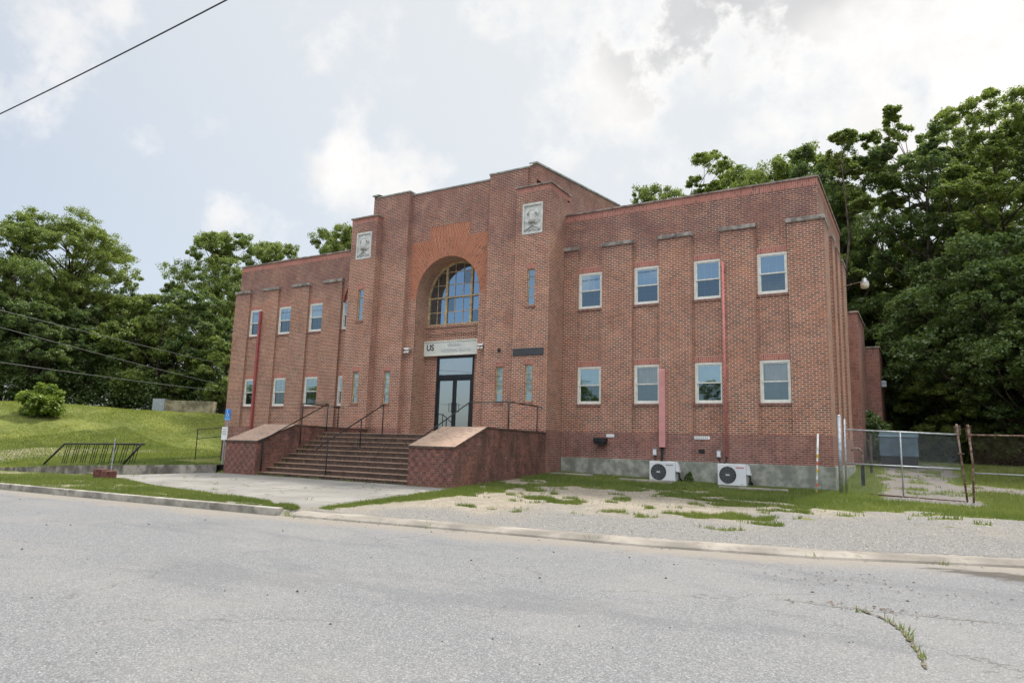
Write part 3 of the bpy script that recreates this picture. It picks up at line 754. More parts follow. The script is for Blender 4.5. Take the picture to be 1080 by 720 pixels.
for a, c in zip(angs[:-1], angs[1:]):
    e = 1e-5; ra, rc = outer_pt(a+e), outer_pt(c-e)
    pa, pc = (math.cos(a), math.sin(a)), (math.cos(c), math.sin(c))
    mb.face([(R*pa[0], YC-.003, ZS+R*pa[1]), (ra*pa[0], YC-.003, ZS+ra*pa[1]), (rc*pc[0], YC-.003, ZS+rc*pc[1]), (R*pc[0], YC-.003, ZS+R*pc[1])],
            uv=[(R, a*2), (ra, a*2), (rc, c*2), (R, c*2)])
for s_ in (1, -1):
    x = sorted((R*s_, HA*s_)); mb.face([(x[0], YC-.003, ZS-.1), (x[1], YC-.003, ZS-.1), (x[1], YC-.003, ZS), (x[0], YC-.003, ZS)])
mb.build('arch_surround', 'brick_arch', bld)
mb = MB()   # reveal
for a, c in zip(angs[:-1], angs[1:]):
    pa, pc = (math.cos(a)*R, ZS+math.sin(a)*R), (math.cos(c)*R, ZS+math.sin(c)*R)
    mb.face([(pa[0], YC, pa[1]), (pc[0], YC, pc[1]), (pc[0], YI+.1, pc[1]), (pa[0], YI+.1, pa[1])], uv=[(0, a*2), (0, c*2), (.9, c*2), (.9, a*2)])
for s_ in (1, -1):
    mb.face([(R*s_, YC, 2.0), (R*s_, YI+.1, 2.0), (R*s_, YI+.1, ZS), (R*s_, YC, ZS)][::s_])
mb.build('arch_reveal', 'brick_reveal', bld)
mb = MB()   # back wall of recess with door opening
DW = .95
wall_holes(mb, -R, R, 1.9, 6.56, YI, [(-DW, DW, 1.96, 5.32)], .1)
for k in range(24):   # dentil course
    x = -1.55+k*.1315; mb.box(x, x+.066, YI-.03, YI-.001, 6.18, 6.25)
mb.box(-R, R, YI-.035, YI-.001, 6.28, 6.35); mb.box(-R, R, YI-.05, YI+.05, 6.56, 6.655)
mb.build('recess_wall', 'brick_tower', bld)
mb = MB(); mb.box(-WC-.01, WC+.01, YC-.03, .4, 12.4, 12.455); mb.build('coping', 'coping_green', bld)
# arched window
YA = YI+.08
mb = MB(); ZW = 6.657
def arcbar(r0, r1, y0, y1):
    aa = np.linspace(0, PI, 41)
    for a, c in zip(aa[:-1], aa[1:]):
        P = lambda r, t, y: (r*math.cos(t), y, ZS+r*math.sin(t))
        mb.face([P(r0, a, y0), P(r1, a, y0), P(r1, c, y0), P(r0, c, y0)]); mb.face([P(r0, a, y0), P(r0, c, y0), P(r0, c, y1), P(r0, a, y1)])
arcbar(R-.09, R, YA-.04, YA+.05)
for s_ in (1, -1):
    x = sorted((s_*(R-.09), s_*R)); mb.box(x[0], x[1], YA-.04, YA+.05, ZW, ZS)
    x = s_*.64; zt = ZS+math.sqrt((R-.09)**2-.64**2); mb.box(x-.055, x+.055, YA-.05, YA+.05, ZW, zt)
mb.box(-R+.09, R-.09, YA-.035, YA+.05, ZW, ZW+.07)
mb.box(-R+.09, R-.09, YA-.045, YA+.045, ZS+.02, ZS+.075)
aw = mb.build('arched_window', 'frame_yellow', bld)
mb = MB()
for x in (-1.12, -.22, .22, 1.12):
    zt = ZS+math.sqrt((R-.09)**2-x*x); mb.box(x-.011, x+.011, YA-.015, YA+.02, ZW+.07, zt)
for z in (7.24, 8.42, 8.98):
    hw = math.sqrt((R-.09)**2-max(0, z-ZS)**2); mb.box(-hw, hw, YA-.012, YA+.018, z-.014, z+.014)
mb.build('glazing_bars', 'frame_yellow', aw)
mb = MB(); poly = [(-R+.05, ZW), (R-.05, ZW)]+[((R-.05)*math.cos(a), ZS+(R-.05)*math.sin(a)) for a in np.linspace(0, PI, 33)]
mb.face([(x, YA+.005, z) for x, z in poly]); mb.build('pane', 'glass_arch', aw)
mb = MB(); mb.face([(x, YA+.09, z) for x, z in poly]); mb.build('dark_backing', 'dark_room', aw)
for x0, x1, z0, z1 in ((.235, .58, 8.43, 8.97), (-.58, -.235, 7.26, 7.82), (.7, 1.1, 6.74, 7.22)):
    mb = MB(); mb.face([(x0, YA-.002, z0), (x1, YA-.002, z0), (x1, YA-.002, z1), (x0, YA-.002, z1)]); mb.build('dull_pane', 'glass_screen', aw)
# entrance door set
mb = MB(); YD = YI-.02; t = .06; LZ = 1.96
mb.box(-DW, -DW+.08, YD, YD+.1, LZ, 5.32); mb.box(DW-.08, DW, YD, YD+.1, LZ, 5.32); mb.box(-DW+.08, DW-.08, YD, YD+.1, 5.22, 5.32)
mb.box(-DW+.08, DW-.08, YD, YD+.1, 4.36, 4.52); mb.box(-DW, DW, YD+.5, YD+.51, LZ, 5.32, 1)
for s_ in (-1, 1): x = sorted((DW*s_, (DW+.01)*s_)); mb.box(x[0], x[1], YD+.1, YD+.5, LZ, 5.32, 1)
ent = mb.build('entrance', ['bronze_door', 'dark_room'], bld)
mb = MB(); mb.face([(-DW+.08, YD+.05, 4.52), (DW-.08, YD+.05, 4.52), (DW-.08, YD+.05, 5.22), (-DW+.08, YD+.05, 5.22)]); mb.build('transom_pane', 'glass_door', ent)
for s_ in (-1, 1):
    a, c = sorted((.005*s_, (DW-.085)*s_)); mb = MB(); s2 = .085
    mb.box(a, a+s2, YD+.02, YD+.07, LZ+.02, 4.355); mb.box(c-s2, c, YD+.02, YD+.07, LZ+.02, 4.355)
    mb.box(a+s2, c-s2, YD+.02, YD+.07, 4.27, 4.355); mb.box(a+s2, c-s2, YD+.02, YD+.07, LZ+.02, LZ+.2)
    mb.face([(a+s2, YD+.045, LZ+.2), (c-s2, YD+.045, LZ+.2), (c-s2, YD+.045, 4.27), (a+s2, YD+.045, 4.27)], 1)
    d = mb.build('door', ['bronze_door', 'glass_door'], ent)
# door handles
for s_ in (-1, 1):
    mb = MB(); x = .05*s_; xo = .19*s_
    mb.tube([(x, YD+.02, 2.98), (x, YD-.04, 2.98), (xo, YD-.04, 2.98), (xo, YD-.04, 3.32), (x, YD-.04, 3.32), (x, YD+.02, 3.32)], .014, 6); mb.build('handle', 'black_metal', ent)
# hall behind the tower
mb = MB()
hz0, hz1 = 12.62, 13.66
prof = [(-.86, hz0), (7.7, hz1), (16.5, hz0)]
for sgn in (1, -1):
    x = 4.2*sgn; f = [(x, -.86, 9.8), (x, 16.5, .5), (x, 16.5, hz0), (x, 7.7, hz1), (x, -.86, hz0)]
    f[0] = (x, .4, 9.8); f[-1:] = [(x, -.8, hz0), (x, -.8, 12.0), (x, .4, 12.0)]
    mb.face(f[::sgn])
for sgn in (1, -1):
    x = sorted((3.86*sgn, 4.2*sgn)); mb.face([(x[0], -.8, 11.6), (x[1], -.8, 11.6), (x[1], -.8, hz0), (x[0], -.8, hz0)])
mb.face([(-4.2, 16.5, .5), (4.2, 16.5, .5), (4.2, 16.5, hz0), (-4.2, 16.5, hz0)][::-1])
mb.build('hall_wall', 'brick_tower', bld)
for sgn in (1, -1):
  mb = MB()
  for (ya, za), (yc, zc) in zip(prof[:-1], prof[1:]):
        x = sorted((3.9*sgn, 4.25*sgn)); q = [(x[0], ya-.03, za), (x[1], ya-.03, za), (x[1], yc, zc), (x[0], yc, zc)]
        mb.face([(p[0], p[1], p[2]+.07) for p in q]); o_ = 4.25*sgn
        mb.face([(o_, ya-.03, za), (o_, yc, zc), (o_, yc, zc+.07), (o_, ya-.03, za+.07)])
        mb.face([(x[0], ya-.03, za), (x[1], ya-.03, za), (x[1], ya-.03, za+.07), (x[0], ya-.03, za+.07)])
  mb.build('coping', 'coping_green', bld)
mb = MB(); mb.face([(-3.9, 0, 12.2), (3.9, 0, 12.2), (3.9, 7.7, 12.9), (-3.9, 7.7, 12.9)]); mb.face([(-3.9, 7.7, 12.9), (3.9, 7.7, 12.9), (3.9, 16.5, 12.2), (-3.9, 16.5, 12.2)]); mb.build('roof', 'roof', bld)
# rear annexe
an = thing('brick_annexe', 'plain stepped brick annexe behind the right end of the brick building', 'annexe', (13, 12, 1.0))
mb = MB(); mb.box(9., 14.48, 10., 13.9, .8, 7.9); mb.build('stair_tower', 'brick_rear', an)
mb = MB(); mb.box(8.95, 14.53, 9.95, 13.95, 7.9, 7.97); mb.build('coping', 'coping', an)
mb = MB()
mb.face([(9., 14, .8), (15.07, 14, .8), (15.07, 14, 6.86), (9., 14, 6.86)])
mb.face([(15.07, 14, .8), (15.07, 22, .8), (15.07, 22, 6.86), (15.07, 14, 6.86)])
mb.face([(9, 14, 6.86), (15.07, 14, 6.86), (15.07, 22, 6.86), (9, 22, 6.86)])
mb.face([(9., 22, .8), (15.07, 22, .8), (15.07, 22, 6.86), (9., 22, 6.86)][::-1])
mb.build('annexe_wall', 'brick_rear', an)
mb = MB(); mb.box(9., 15.12, 13.955, 22.05, 6.863, 6.93); mb.build('coping', 'coping', an)

# ------------------------------------------------------------ text
def text_obj(txt, x, y, z, size, mat, parent=None, thick=.004, align='LEFT', rotz=0., sx=1.):
    cu = bpy.data.curves.new('lettering', 'FONT'); cu.body = txt; cu.size = size; cu.extrude = thick; cu.offset = .008; cu.align_x = align; cu.align_y = 'BOTTOM'
    t = bpy.data.objects.new('lettering', cu); COL.objects.link(t)
    dg = bpy.context.evaluated_depsgraph_get(); me = bpy.data.meshes.new_from_object(t.evaluated_get(dg)); bpy.data.objects.remove(t)
    me.name = 'lettering'; me.transform(Matrix.Rotation(rotz, 4, 'Z') @ Matrix.Rotation(PI/2, 4, 'X') @ Matrix.Diagonal((sx, 1, 1, 1)))
    me.materials.clear(); me.materials.append(M_[mat])
    o = bpy.data.objects.new('lettering', me); COL.objects.link(o)
    off = Vector(parent['_o']) if parent is not None else Vector((0, 0, 0)); o.parent = parent; o.location = Vector((x, y, z))-off
    return o
# entrance sign
sg = thing('entrance_sign', 'long pale sign board reading US with faded lettering above the glass doors', 'sign', (-.2, -.0, 5.33))
mb = MB(); SX0, SX1, SZ0, SZ1 = -1.58, 1.17, 5.33, 5.96
mb.box(SX0+.05, SX1-.05, .02, YI-.04, SZ0+.05, SZ1-.05); mb.build('board', 'sign_board', sg)
mb = MB(); y0, y1 = -.005, YI-.036
mb.box(SX0, SX0+.05, y0, y1, SZ0, SZ1); mb.box(SX1-.05, SX1, y0, y1, SZ0, SZ1); mb.box(SX0+.05, SX1-.05, y0, y1, SZ1-.05, SZ1); mb.box(SX0+.05, SX1-.05, y0, y1, SZ0, SZ0+.05)
mb.build('trim', 'sign_trim', sg, bevel=.008)
text_obj('US', SX0+.13, .014, 5.50, .36, 'letter', sg, sx=.95)
text_obj('VIRGINIA', .0, .014, 5.68, .17, 'sign_faint', sg, align='CENTER')
text_obj('NATIONAL GUARD', .07, .014, 5.46, .17, 'sign_faint', sg, align='CENTER')
# dark plaque
mb = MB(); mb.box(3.60, 4.90, YT-.035, YT-.002, 4.98, 5.25)
pl = mb.build('wall_plaque', 'dark_sign', None, bevel=.006, org=(4.25, YT-.02, 4.98)); tag(pl, 'blank slate grey rectangular panel on the brick tower right of the doors', 'plaque')

# ------------------------------------------------------------ steps
st = thing('entrance_steps', 'broad flight of brick steps between two sloped sooty brick cheek walls', 'steps', (0, -5, .3))
NR = 10; Z0s, Z1s = .33, 1.96; rh = (Z1s-Z0s)/NR; YF, YL = -6.62, -3.7; tr = (YL-YF)/(NR-1)
for k in range(NR):
    z0 = Z0s+k*rh; z1 = z0+rh; y0 = YF+k*tr; y1 = y0+tr if k < NR-1 else YC+.9
    mb = MB(); x0, x1 = -3.4, 3.4
    mb.face([(x0, y0, z0-(.3 if k == 0 else 0)), (x1, y0, z0-(.3 if k == 0 else 0)), (x1, y0, z1), (x0, y0, z1)], 1)
    mb.box(x0, x1, y0-.02, y1-.0, z1-.026, z1+.004, 0, skip='b')
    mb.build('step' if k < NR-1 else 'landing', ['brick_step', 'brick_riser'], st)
mb = MB(); mb.box(-5.0, -3.4, YL-.0, YT, .5, 1.955); mb.box(3.4, 5.0, YL, YT, .5, 1.955)
for sgn in (1, -1):
    a, c = sorted((3.4*sgn, 5.06*sgn)); YFc, YS = -6.82, -5.15; zf, zt = 1.56, 2.15
    mb = MB()
    mb.face([(a, YFc, .1), (c, YFc, .1), (c, YFc, zf), (a, YFc, zf)], 1)
    side = lambda x: [(x, YFc, .1), (x, YT-.006, .1), (x, YT-.006, 2.12), (x, YS, zt), (x, YFc, zf)]
    mb.face(side(c), 0); mb.face(side(a)[::-1], 0)
    ck = mb.build('cheek_wall', ['brick_stair', 'brick_cheek_face'], st)
    mb = MB(); o_ = .025
    dz = .045
    P = [(YFc-o_, zf), (YFc+.06, zf+dz*.6), (YS, zt+dz), (YT-.008, 2.12+dz)]
    for (ya, za), (yc, zc) in zip(P[:-1], P[1:]):
        for x0, x1, mi in ((a-o_, a+.18, 0), (a+.18, c-.18, 0), (c-.18, c+o_, 0)):
            mb.face([(x0, ya, za), (x1, ya, za), (x1, yc, zc), (x0, yc, zc)], 0)
        mb.face([(c+o_, ya, za-dz), (c+o_, yc, zc-dz), (c+o_, yc, zc), (c+o_, ya, za)], 1)
        mb.face([(a-o_, ya, za-dz), (a-o_, yc, zc-dz), (a-o_, yc, zc), (a-o_, ya, za)][::-1], 1)
    mb.face([(a-o_, P[0][0], zf-.07), (c+o_, P[0][0], zf-.07), (c+o_, P[0][0], zf), (a-o_, P[0][0], zf)], 1)
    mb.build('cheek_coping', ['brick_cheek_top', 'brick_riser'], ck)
# ------------------------------------------------------------ handrails
def rail(name, label, paths, posts, r=.021, mat='black_metal', group=None):
    p0 = posts[0][0]
    t = thing(name, label, 'handrail', (p0[0], p0[1], p0[2]), group)
    mb = MB()
    for p in paths: mb.tube(p, r, 8)
    mb.build('top_rail', mat, t, smooth=True)
    for a, c in posts:
        mb = MB(); mb.tube([a, c], r*.95, 8); mb.lathe([(.045, 0), (.045, .012), (.02, .014)], a, 10); mb.build('post', mat, t, smooth=True)
    return t
def tz(y): return Z0s+rh+np.clip((y-YF)/tr, 0, NR-1)*rh
for sgn, lab in ((1, 'black pipe handrail beside the right cheek wall, ending at the dark plaque tower'), (-1, 'black pipe handrail beside the left cheek wall, nearest the blue sign')):
    xi, xo = 3.34*sgn, 4.86*sgn
    rail('handrail', lab, [[(xi, -6.75, 1.50), (xi, -6.68, 1.56), (xi, -3.62, 3.07), (xo, -3.5, 3.09), (xo, YT-.01, 3.07)]],
         [((xi, -6.6, .5), (xi, -6.6, 1.6)), ((xi, -4.9, 1.45), (xi, -4.9, 2.45)), ((xi, -3.62, 1.96), (xi, -3.62, 3.07)), ((xo, -3.5, 2.17), (xo, -3.5, 3.09)), ((xo, -1.5, 2.16), (xo, -1.5, 3.08))], group='entrance handrails')
from math import sqrt
rail('handrail', 'black pipe handrail standing alone on the steps between the two cheek walls', [[(-.35, -6.95, 1.30), (-.35, -6.88, 1.40), (-.35, -3.75, 3.02)]],
     [((-.35, -6.45, .5), (-.35, -6.45, 1.62)), ((-.35, -4.9, 1.44), (-.35, -4.9, 2.43)), ((-.35, -3.78, 1.96), (-.35, -3.78, 3.01))], group='entrance handrails')

# concrete ramp slab left of the steps and its railing
mb = MB(); mb.box(-9.4, -5.1, -3.0, -1.6, .2, 1.62); o = mb.build('ramp_landing', 'kerb_pale', None, bevel=.02, org=(-8, -2.5, .5)); tag(o, 'pale concrete ramp landing behind the left cheek wall', 'ramp')
t = thing('ramp_railing', 'thin dark two bar railing on the grass left of the blue sign', 'railing', (-13.6, -2, .6))
mb = MB(); mb.tube([(-13.6, -2, 2.0), (-11.7, -2, 2.1)], .02, 6); mb.build('top_rail', 'black_metal', t)
mb = MB(); mb.tube([(-13.6, -2, 1.55), (-11.7, -2, 1.7)], .018, 6); mb.build('lower_rail', 'black_metal', t)
mb = MB(); mb.tube([(-13.6, -2, float(H(-13.6, -2))-.05), (-13.6, -2, 2.0)], .022, 6); mb.build('post', 'black_metal', t)
mb = MB(); mb.tube([(-11.7, -2, float(H(-11.7, -2))-.05), (-11.7, -2, 2.1)], .022, 6); mb.build('post', 'black_metal', t)

# signs by the left cheek wall
def signpost(name, label, x, y, z0, z1, w, facemats, kind):
    t = thing(name, label, 'sign', (x, y, z0))
    mb = MB(); mb.box(x-.02, x+.02, y, y+.03, z0, z1); mb.build('post', 'galv', t)
    return t
zs = float(H(-6.1, -6.0))
t = signpost('parking_sign', 'small blue parking sign with white wheelchair symbol left of the steps', -6.15, -6.0, zs, 2.62, .3, None, None)
mb = MB(); mb.box(-6.31, -5.99, -6.02, -6.003, 2.30, 2.72); bs = mb.build('sign_face', 'blue_sign', t)
mb = MB(); cx_, yy = -6.16, -6.026
mb.box(-6.30, -6.0, -6.0245, -6.021, 2.30, 2.395, 0); mb.build('lower_plate', 'blue_sign_light', bs)
mb = MB()
for k in range(16):
    a = PI*.1-2*PI*.78*k/16; c = PI*.1-2*PI*.78*(k+1)/16; r = .062
    mb.tube([(cx_+r*math.cos(a), yy, 2.50+r*math.sin(a)), (cx_+r*math.cos(c), yy, 2.50+r*math.sin(c))], .008, 4)
mb.tube([(cx_-.02, yy, 2.64), (cx_-.01, yy, 2.53), (cx_+.05, yy, 2.53), (cx_+.075, yy, 2.45)], .01, 5)
mb.lathe([(.001, -.01), (.02, -.008), (.02, .008)], (cx_-.02, yy, 2.665), 8, axis='y')
mb.build('wheelchair_symbol', 'white', bs)
zs2 = float(H(-5.7, -6.3))
t = signpost('notice_sign', 'small white notice on a post by the left cheek wall, below the blue sign', -5.72, -6.4, zs2, 2.05, .3, None, None)
mb = MB(); mb.box(-5.88, -5.56, -6.42, -6.403, 1.55, 2.03); bs = mb.build('sign_face', 'white', t)
mb = MB()
for z in (1.94, 1.86, 1.80, 1.74): mb.box(-5.83, -5.61, -6.424, -6.421, z, z+.022)
mb.build('lettering', 'grey_letter', bs)

# ------------------------------------------------------------ wall fittings
def ac(x, label, groundz, red):
    t = thing('air_conditioner', label, 'air conditioner', (x+.5, -.45, groundz), 'air conditioning units along the wall')
    y0, y1 = -.62, -.27; z0, z1 = .60, 1.28; w = .88
    mb = MB(); mb.box(x, x+w, y0, y1, z0, z1)
    cs = mb.build('casing', 'ac_white', t, bevel=.018)
    mb = MB(); mb.prism_y([(x+w+.002, .95), (x+w+.13, .95), (x+w+.06, 1.24), (x+w+.002, 1.24)], y0+.05, y0+.25); mb.build('valve_cover', 'ac_white', t, bevel=.01)
    mb = MB(); c = (x+.32, y0, .935)
    mb.lathe([(.265, -.008), (.255, -.016), (.245, -.004), (.001, -.003)], c, 36, axis='y'); mb.build('fan_grille', 'ac_dark', t, smooth=False)
    mb = MB()
    for r in (.06, .1, .14, .18, .22): 
        pts = [(c[0]+r*math.cos(a), y0-.014, c[2]+r*math.sin(a)) for a in np.linspace(0, 2*PI, 25)]; mb.tube(pts, .003, 4)
    for k in range(12):
        a = 2*PI*k/12; mb.tube([(c[0]+.04*math.cos(a), y0-.012, c[2]+.04*math.sin(a)), (c[0]+.25*math.cos(a+.25), y0-.012, c[2]+.25*math.sin(a+.25))], .003, 4)
    mb.build('wire_guard', 'grey_letter', t)
    mb = MB(); mb.box(c[0]-.06, c[0]+.06, y0-.022, y0-.016, c[2]-.018, c[2]+.02); mb.build('badge', 'white', t)
    mb = MB()                                    # maker's word is unreadable: a row of small strokes
    for k in range(9): mb.box(x+.58+k*.027, x+.60+k*.027, y0-.004, y0-.0005, 1.15, 1.19)
    mb.build('lettering', red, t)
    mb = MB(); mb.box(x+.70, x+.80, y0-.003, y0-.0005, .655, .665); mb.build('model_plate', 'grey_letter', t)
    for xx in (x+.08, x+.68):
        mb = MB(); mb.box(xx, xx+.12, y0+.0, y1, groundz-.05, .598); mb.build('foot', 'rubber', t)
    mb = MB(); mb.tube([(x+w+.06, y0+.12, .96), (x+w+.11, y0+.14, .86), (x+w+.08, y0+.2, .78), (x+w+.14, y0+.22, .70), (x+w+.1, y1+.1, .66), (x+w-.1, -.08, .7)], .028, 6); mb.build('hose', 'rubber', t, smooth=True)
ac(8.72, 'white air conditioner with pale grey lettering below the wide pink duct', float(H(9, -.45)), 'grey_letter')
ac(10.99, 'white air conditioner with red lettering below the thin red pipe', float(H(11.3, -.45)), 'red_letter')
mb = MB(); mb.box(8.88, 9.10, -.11, -.002, 1.75, 4.45); o = mb.build('duct_cover', 'pink_duct', None, bevel=.012, org=(9, -.05, 1.75)); tag(o, 'wide faded pink duct cover running up the wall above the air conditioner', 'duct')
mb = MB(); mb.tube([(9.0, -.05, 1.75), (9.0, -.07, 1.5), (9.03, -.2, 1.28)], .026, 6); mb.tube([(8.94, -.05, 1.75), (8.95, -.06, 1.5), (8.98, -.2, 1.28)], .018, 6)
tag(mb.build('refrigerant_hose', 'rubber', None, smooth=True, org=(9, -.05, 1.4)), 'pair of black hoses between pink duct cover and air conditioner', 'hose')
mb = MB(); mb.tube([(11.13, -.05, 8.06), (11.14, -.05, 1.5)], .042, 10)
pp = mb.build('wall_pipe', 'pink_pipe', None, smooth=True, org=(11.13, -.05, 1.5)); tag(pp, 'slim faded red pipe up the right wing wall between upper windows', 'pipe')
for z in (2.6, 4.4, 6.2, 7.75):
    mb = MB(); mb.box(11.075, 11.195, -.06, -.002, z, z+.03); mb.build('bracket', 'pink_pipe', pp)
mb = MB(); mb.tube([(11.14, -.05, 1.5), (11.14, -.07, 1.36), (11.1, -.2, 1.28)], .022, 6)
tag(mb.build('refrigerant_hose', 'rubber', None, smooth=True, org=(11.1, -.05, 1.4)), 'short black hose between the slim red pipe and the air conditioner', 'hose')
# left wing pipes
mb = MB(); mb.box(-12.25, -12.12, -.12, -.002, 1.7, 8.1); o = mb.build('duct_cover', 'red_duct', None, bevel=.01, org=(-12.2, -.05, 1.7)); tag(o, 'dark red duct cover running down the far left wing past both windows', 'duct')
mb = MB(); mb.tube([(-6.50, YB-.06, 8.12), (-6.47, YB-.07, 8.42), (-6.25, YB-.15, 8.68), (-6.0, YB-.28, 8.9)], .05, 8)
pp2 = mb.build('wall_pipe', 'red_duct', None, smooth=True, org=(-6.5, 0, 6)); tag(pp2, 'short angled dark red pipe elbow at the inner corner of the left wing', 'pipe')
def jbox(x, label):
    t = thing('switch_box', label, 'electrical box', (x, 0, 1.45), 'grey switch boxes on the wall')
    mb = MB(); mb.box(x-.07, x+.07, -.085, -.002, 1.46, 1.70); mb.build('body', 'galv', t, bevel=.008)
    mb = MB(); mb.box(x-.055, x+.055, -.095, -.086, 1.50, 1.66); mb.build('cover', 'ac_white', t)
    mb = MB(); mb.tube([(x, -.04, 1.46), (x+.01, -.05, 1.38), (x+.05, -.1, 1.3)], .014, 6); mb.build('conduit', 'rubber', t)
jbox(8.72, 'small grey switch box left of the pink duct cover foot'); jbox(10.90, 'small grey switch box left of the slim red pipe foot')
# black wall light box with white tag above
t = thing('exhaust_hood', 'black box shaped exhaust hood on the dark base bricks', 'exhaust hood', (6.8, 0, 1.85))
mb = MB(); mb.prism_y([(6.50, 1.86), (6.95, 1.86), (6.95, 2.03), (6.50, 2.03)], -.30, -.002); mb.build('hood', 'black_metal', t, bevel=.012)
mb = MB(); mb.box(6.54, 6.91, -.28, -.05, 1.79, 1.858); mb.build('grille', 'rubber', t)
mb = MB(); mb.box(6.90, 7.20, -.02, -.002, 2.06, 2.17); tag(mb.build('wall_label', 'white', None, org=(7.05, 0, 2.06)), 'small white strip just above the black exhaust hood', 'label')
mb = MB(); mb.box(10.08, 10.60, -.015, -.002, 2.05, 2.15); wl_ = mb.build('wall_label', 'white', None, org=(10.3, 0, 2.05)); tag(wl_, 'white strip of lettering on the base bricks between the two air conditioners', 'label')
mb = MB()
for k in range(7): mb.box(10.13+k*.063, 10.155+k*.063, -.018, -.0155, 2.08, 2.12)
mb.build('lettering', 'grey_letter', wl_)
mb = MB(); mb.box(10.22, 10.42, -.012, .0, 1.62, 1.72); mb.box(10.22, 10.42, -.03, -.013, 1.60, 1.625); tag(mb.build('wall_vent', 'rubber', None, org=(10.3, 0, 1.6)), 'small dark vent hole below the white lettering strip', 'vent')
# little round vents
mb = MB(); mb.lathe([(.075, .0), (.075, -.03), (.05, -.045), (.001, -.045)], (2.78, YP, 5.28), 14, axis='y'); tag(mb.build('round_vent', 'black_metal', None, org=(2.78, YP, 5.28)), 'small round black vent on the pier left of the slate plaque', 'vent')
mb = MB(); mb.lathe([(.075, .0), (.075, -.03), (.05, -.045), (.001, -.045)], (-5.75, YB, 5.23), 14, axis='y'); tag(mb.build('round_vent', 'black_metal', None, org=(-5.75, YB, 5.23)), 'small round black vent on the left wing beside the tower corner', 'vent')
# security lights: twin heads under a canopy
def seclight(x, y, z, label):
    t = thing('security_light', label, 'security light', (x, y, z), 'white security lights')
    mb = MB(); mb.prism_y([(x-.17, z+.10), (x-.10, z+.02), (x+.10, z+.02), (x+.17, z+.10)], y-.20, y-.002); mb.build('canopy', 'white', t, bevel=.015)
    for s_ in (1, -1):
        mb = MB(); mb.tube([(x+s_*.04, y-.08, z+.02), (x+s_*.07, y-.14, z-.06), (x+s_*.08, y-.22, z-.10)], [.02, .035, .05], 10); mb.build('lamp_head', 'white', t, smooth=True)
seclight(-1.85, YC, 5.50, 'white twin head security light left of the entrance sign')
seclight(1.86, YC, 5.50, 'white twin head security light right of the entrance sign')
# flood lamp on arm at side wall
t = thing('wall_lamp', 'white dome lamp on a thin arm reaching out from the right side wall', 'lamp', (14.33, 6, 8.3))
mb = MB(); mb.tube([(14.33, 6, 8.2), (14.6, 6, 8.27), (14.92, 6, 8.33)], .015, 6); mb.build('arm', 'rusty', t)
mb = MB(); mb.lathe([(.001, .2), (.07, .18), (.08, .1), (.14, .06), (.15, 0)], (15.06, 6, 8.28), 16); mb.build('housing', 'galv', t, smooth=True)
mb = MB(); mb.lathe([(.15, 0), (.155, -.1), (.13, -.2), (.001, -.21)], (15.06, 6, 8.279), 16); mb.build('diffuser', 'lamp_glass', t, smooth=True)
mb = MB(); mb.box(15.07, 15.30, 14.4, 14.7, 5.0, 5.3); tag(mb.build('wall_box', 'galv', None, bevel=.02, org=(15.1, 14.5, 5)), 'small pale box high on the annexe side wall', 'electrical box')

# wheel stops
def wstop(x0, x1, y, label):
    z = max(float(H(x0, y)), float(H(x1, y)))
    mb = MB(); pr_ = [(-.08, -.06), (.08, -.06), (.055, .09), (-.055, .09)]
    for (a, b_), (c, d) in zip(pr_, pr_[1:]+pr_[:1]): mb.face([(x0, y+a, z+b_), (x1, y+a, z+b_), (x1, y+c, z+d), (x0, y+c, z+d)][::-1])
    mb.face([(x0, y+a, z+b_) for a, b_ in pr_][::-1]); mb.face([(x1, y+a, z+b_) for a, b_ in pr_])
    tag(mb.build('wheel_stop', 'kerb_pale', None, bevel=.015, org=(x0, y, z)), label, 'wheel stop', 'concrete wheel stops in the grass')
wstop(5.3, 6.9, -1.15, 'weathered concrete wheel stop in the grass nearest the cheek wall')
wstop(7.95, 9.75, -1.35, 'weathered concrete wheel stop in front of the left air conditioner')
wstop(11.25, 13.25, -1.5, 'weathered concrete wheel stop in front of the right air conditioner')

# marker stick
t = thing('marker_stake', 'thin white stake with yellow and red tape leaning near the right corner', 'stake', (13.98, -1.2, .5))
zb = float(H(13.98, -1.2)); top = 2.26; n = 9; cols = ['tape_yellow', 'tape_red', 'white', 'tape_yellow', 'tape_red', 'tape_yellow', 'white', 'tape_yellow', 'white']
mb = MB(); mb.tube([(13.97, -1.2, zb-.05), (14.06, -1.18, top)], .026, 8); stk = mb.build('stake', 'white', t, smooth=True)
for k in range(7):
    f0 = k/7.+.02; f1 = f0+.07; P0 = lambda f: (13.97+.09*f, -1.2+.02*f, zb-.05+(top-zb+.05)*f)
    mb = MB(); mb.tube([P0(f0*.82), P0(f1*.82)], .029, 8); mb.build('tape_band', cols[k], t)

# ------------------------------------------------------------ fence and gate
FY = -.5
def chain(mb, x0, x1, zf0, zf1, y, sp=.075, r=.0011):
    """diamond mesh between x0..x1; zf0/zf1 give bottom/top at x"""
    W = x1-x0; hh = zf1(x0)-zf0(x0)
    n = int((W+hh)/sp)+1
    def seg(xa, za, xb, zb):
        mb.tube([(xa, y, za), (xb, y, zb)], r, 3, caps=False)
    for k in range(n):
        d = k*sp
        # up-right
        xa = x0+max(0, d-hh); za = max(0, hh-d); L_ = min(x1-xa, hh-za)
        if L_ > 0: seg(xa, zf0(xa)+za, xa+L_, zf0(xa+L_)+za+L_)
        xa = x1-max(0, d-hh); L_ = min(xa-x0, hh-za)
        if L_ > 0: seg(xa, zf0(xa)+za, xa-L_, zf0(xa-L_)+za+L_)
gt = thing('chainlink_gate', 'chain link double gate leaf with galvanised frame across the gravel drive', 'gate', (14.7, FY, .6))
